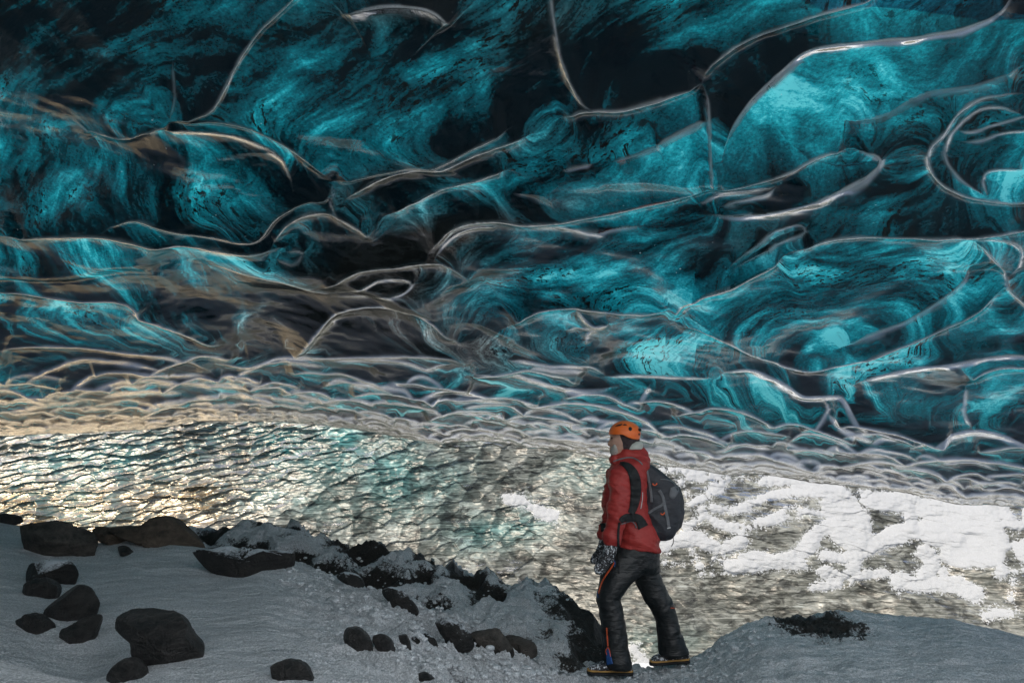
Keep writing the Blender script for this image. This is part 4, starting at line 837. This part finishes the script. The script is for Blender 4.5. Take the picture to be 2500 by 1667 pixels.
# glove: palm, four bent fingers, thumb, long cuff
palm = [(270,768,334,780,.038,-.23),(262,800,330,815,.040,-.23),(252,830,320,850,.036,-.23),(242,855,305,880,.030,-.23)]
fing = []
for k, (o_, L) in enumerate(((-.030, .92), (-.010, 1.0), (.010, .95), (.028, .8))):
    y0 = -.232 + o_
    fing.append(loft([(238,858,292,880,.0125,y0),(224,858 + 22 * L,284,880 + 18 * L,.0125,y0),(212,870 + 32 * L,270,890 + 32 * L,.012,y0),(211,878 + 44 * L,256,888 + 44 * L,.0115,y0),(216,882 + 52 * L,244,886 + 52 * L,.008,y0)], 14, 4))
thumb = loft([(268,815,292,838,.014,-.268),(252,832,274,850,.014,-.275),(240,850,262,866,.013,-.275),(236,866,256,878,.010,-.272)], 14, 4)
glove = build("glove", [loft(palm)] + fing + [thumb], MG, person, .0035, 1)
gl2 = [loft([(a+14,b,c+10,d,e,-f) for a,b,c,d,e,f in palm])] + [loft([(250,858,302,880,.03,.23),(226,900,280,915,.026,.23),(232,925,262,930,.015,.23)])]
build("glove", gl2, MG, person, .005, 1)
# boots
def boot(x0, x1, yb, ytop, off, tilt=0.0):
    w_ = x1 - x0
    f = lambda q: x0 + w_ * q; tl = lambda q: tilt * (q - .5)
    up = [(f(.02), yb - 44 + tl(0), f(.02), yb - 18 + tl(0), .030, off)]
    S_ = []
    for q, h, d in ((.02,30,.022),(.08,48,.038),(.2,58,.048),(.35,72,.050),(.5,94,.046),(.62,108,.044),(.8,112,.044),(.93,100,.040),(1.0,70,.026)):
        S_.append((f(q), yb - h + tl(q), f(q), yb - 14 + tl(q), d, off))
    upper = loft(S_, 24, 4, 2.6)
    so_ = [(f(q), yb - 20 + tl(q), f(q), yb + tl(q), d, off) for q, d in ((-.02,.02),(.03,.042),(.15,.054),(.4,.052),(.6,.044),(.85,.046),(.98,.04),(1.03,.02))]
    rd = [(f(q), yb - 31 + tl(q), f(q), yb - 18 + tl(q), d, off) for q, d in ((-.01,.022),(.04,.043),(.15,.0555),(.4,.0535),(.6,.0455),(.85,.0475),(.98,.041),(1.02,.02))]
    b = build("boot", [upper], MBT, person, .005, 2, lambda x, y, z: .003 * fbm(x * 25, z * 25, y * 25, 3, 7))
    build("sole", [loft(so_, 20, 4, 3.2)], MK, b, .004, 1); build("rand", [loft(rd, 20, 4, 3.0)], MY, b, .003, 1)
    # crampon points under the sole
    for q in (.08, .3, .7, .92):
        for s in (-1, 1):
            c = PX(f(q), yb + tl(q) - 1, off + s * .03); V = np.array([c + (.006,0,0), c + (-.006,0,0), c + (0,.004,0), c + (0,-.004,0), c + (0,0,-.016)])
            raw_mesh("crampon_point", V, [(0,2,4),(2,1,4),(1,3,4),(3,0,4)], MS, b, False)
    return b
boot(186, 428, 1499, 1400, -.09, 6); boot(558, 776, 1484, 1400, .11, -14)
# -------- the pack
packS = [(486,340,512,336,.05,.02),(480,362,552,352,.10,.02),(476,395,602,385,.135,.02),(476,430,652,425,.15,.02),(478,470,696,468,.155,.02),(478,520,706,520,.16,.02),(478,570,714,572,.165,.02),(477,620,720,620,.165,.02),(478,665,714,665,.16,.02),(486,705,700,705,.15,.02),(520,738,682,738,.13,.02),(570,762,655,762,.09,.02),(592,770,625,770,.05,.02)]
pocket = [(610,470,704,476,.06,.02),(606,520,722,528,.11,.02),(600,600,730,600,.12,.02),(600,670,722,672,.115,.02),(620,720,696,722,.07,.02)]
pack = build("backpack", [loft(packS, 32, 5, 2.6)], MB_, None, .008, 3, wr(8, .007, .9, 5))
tag(pack, "dark charcoal mountaineering backpack with grey compression straps, worn by the hiker", "backpack")
pk2 = build("front_pocket", [loft(pocket, 28, 5, 2.4)], MB_, pack, .007, 3, wr(10, .006, .4, 6))
sleeve_bvh = bvh_of([jacket]); pack_bvh = bvh_of([pack, pk2]); both = bvh_of([jacket, pack, pk2, trousers]); tr_bvh = bvh_of([trousers]); hel_bvh = bvh_of([helmet])
def ribbon(name, pts, width, mat, parent, tree, thick=.006, wids=None):
    P = spline(pts, 7); n = len(P); T_ = np.gradient(P, axis=0); T_ /= np.linalg.norm(T_, axis=1)[:, None] + 1e-9; Nn = np.stack([-T_[:, 1], T_[:, 0]], -1)
    V = []; last = None
    for i in range(n):
        wv = width if wids is None else float(np.interp(i / (n - 1), np.linspace(0, 1, len(wids)), wids))
        row = []
        for s in (-.5, -.25, 0, .25, .5):
            q = P[i] + Nn[i] * wv * s; u, v = zp(*q); h, nn, d = cast(tree, u, v)
            rx_, rz_ = ray(u, v)
            yy = h.y if h is not None and abs(h.y - YP) < 1 else None
            row.append((float(rx_), float(rz_), yy))
        ys = [r[2] for r in row if r[2] is not None]
        ym = (min(ys) if ys else (last if last else YP - .1))
        if last is not None: ym = last + max(-.02, min(.02, ym - last))
        last = ym
        o_ = [(r[0] * yy_, yy_, CAM[2] + r[1] * yy_) for r in row for yy_ in [ (ym if r[2] is None else max(min(r[2], ym + .03), ym - .01)) - thick]]
        b_ = [(x, y + thick * 2.2, z) for x, y, z in o_]
        V += o_ + b_[::-1]
    V = np.array(V); k = 10; Fc = []
    for i in range(n - 1):
        for j in range(k):
            a = i * k + j; b = i * k + (j + 1) % k; Fc.append((a, b, b + k, a + k))
    return raw_mesh(name, V, Fc, mat, parent, True)
def patch(name, poly, mat, parent, tree, thick=.002):
    O = np.array(poly, float); c = O.mean(0); S_ = spline(np.vstack([O, O[:1]]), 3)[:-1]; rings = []
    V = []; n = len(S_)
    for f in (0.02, .5, 1.0, 1.06):
        for p in S_:
            q = c + (p - c) * f; u, v = zp(*q); h, nn, d = cast(tree, u, v)
            if h is None: h = Vector(PX(*q, -.05)); d = Vector((0, 1, 0))
            V.append(np.array(h) - np.array(d) * (thick if f <= 1 else -thick))
    Fc = [(r * n + i, r * n + (i + 1) % n, (r + 1) * n + (i + 1) % n, (r + 1) * n + i) for r in range(3) for i in range(n)]
    return raw_mesh(name, np.array(V), Fc, mat, parent, True)
for poly in ([(345,140),(358,130),(385,124),(376,134)], [(388,131),(400,124),(413,131),(400,133)], [(425,142),(432,141),(440,148),(440,156),(432,163),(423,158),(421,149)], [(474,152),(480,150),(486,158),(484,166),(477,162)], [(476,178),(483,176),(485,184),(479,190)]):
    patch("vent", poly, MK, helmet, hel_bvh)
ribbon("shoulder_strap", [(372,342),(400,350),(430,372),(452,410),(462,460),(462,520),(452,580),(436,622)], 50, MK, pack, bvh_of([jacket]), .010, [16, 40, 54, 60, 60, 56, 48, 36])
ribbon("strap_piping", [(335,334),(390,316),(440,312),(478,330),(500,352)], 7, MS, pack, both, .007)
ribbon("hip_belt", [(376,668),(400,650),(440,645),(480,655),(505,700)], 44, MK, pack, bvh_of([jacket]), .013, [26, 44, 46, 50, 60])
ribbon("belt_lit_edge", [(382,684),(410,674),(440,668),(458,684),(466,704)], 5, MS, pack, both, .020)  # grey strip painting the lit lower edge of the belt
ribbon("hanging_strap", [(372,672),(366,720),(365,780),(366,860),(370,955)], 12, MK, pack, both, .016)
ribbon("compression_strap", [(522,372),(532,430),(545,500),(550,560)], 14, MS, pack, pack_bvh)
ribbon("compression_strap", [(592,494),(612,530),(625,590),(638,650),(646,702)], 17, MS, pack, pack_bvh)
ribbon("compression_strap", [(484,637),(520,630),(560,602),(604,578),(618,560)], 13, MS, pack, pack_bvh)
ribbon("compression_strap", [(598,432),(640,436),(670,450),(690,480)], 5, MS, pack, pack_bvh)
ribbon("compression_strap", [(478,706),(486,680),(484,655)], 9, MS, pack, pack_bvh)
patch("mesh_flap", [(655,480),(690,470),(702,490),(690,520),(672,540),(648,528)], MS, pack, pack_bvh, .008)
ribbon("orange_loop", [(556,455),(563,466),(576,462),(580,454)], 6, MOZ, pack, pack_bvh)
ribbon("orange_loop", [(600,622),(608,629),(618,626),(624,616)], 6, MOZ, pack, pack_bvh)
ribbon("strap_buckle", [(636,706),(646,704),(656,702)], 6, MW, pack, pack_bvh, .01)
ribbon("pack_cord", [(664,742),(672,765),(670,790),(660,806)], 3, MK, pack, pack_bvh, .004)
ribbon("wind_cord", [(500,505),(499,540),(494,575),(490,597)], 4, MW, pack, both, .005)
# wrist instrument over the sleeve
ribbon("wrist_altimeter", [(266,702),(300,700),(330,706),(354,714)], 46, MK, person, sleeve_bvh, .014)
ribbon("altimeter_display", [(284,706),(304,709),(322,713)], 7, MW, person, sleeve_bvh, .018)
# trouser details
ribbon("thigh_zip", [(342,896),(325,925),(300,960),(278,995),(264,1030),(253,1068)], 8, MOZ, trousers, tr_bvh, .004)
ribbon("zip_pull", [(340,885),(346,900),(343,920)], 6, MBL, trousers, tr_bvh, .005); ribbon("zip_pull", [(250,1062),(247,1075),(252,1092)], 6, MBL, trousers, tr_bvh, .005)
ribbon("zip_pull", [(318,845),(322,858),(318,872)], 16, MBL, trousers, tr_bvh, .006)
ribbon("shin_zip", [(299,1258),(301,1290),(304,1330),(306,1362)], 7, MOZ, trousers, tr_bvh, .004)
ribbon("ankle_gusset", [(304,1372),(308,1400),(312,1430),(318,1462)], 26, MBL, trousers, tr_bvh, .004, [6, 24, 30, 34])
ribbon("gusset_tape", [(305,1368),(294,1388),(300,1410)], 4, MOZ, trousers, tr_bvh, .006); ribbon("gusset_tape", [(308,1366),(316,1390),(321,1420)], 4, MOZ, trousers, tr_bvh, .006)
for k in range(6):
    ribbon("leg_lettering", [(656 + k * 4.2, 1149 + .2 * k), (658.6 + k * 4.2, 1149 + .2 * k)], 5, MOZ, trousers, tr_bvh, .003)
# origins: put every mesh of the two figures at the hiker's base
def rebase(root, org):
    org = Vector(org); todo = [root]; k = 0
    while todo:
        o = todo.pop()
        o.data.transform(Matrix.Translation(-org)); todo += [c for c in o.children]
    root.location = org
bpy.context.view_layer.update()
rebase(person, foot); rebase(pack, PX(590, 768, .02))
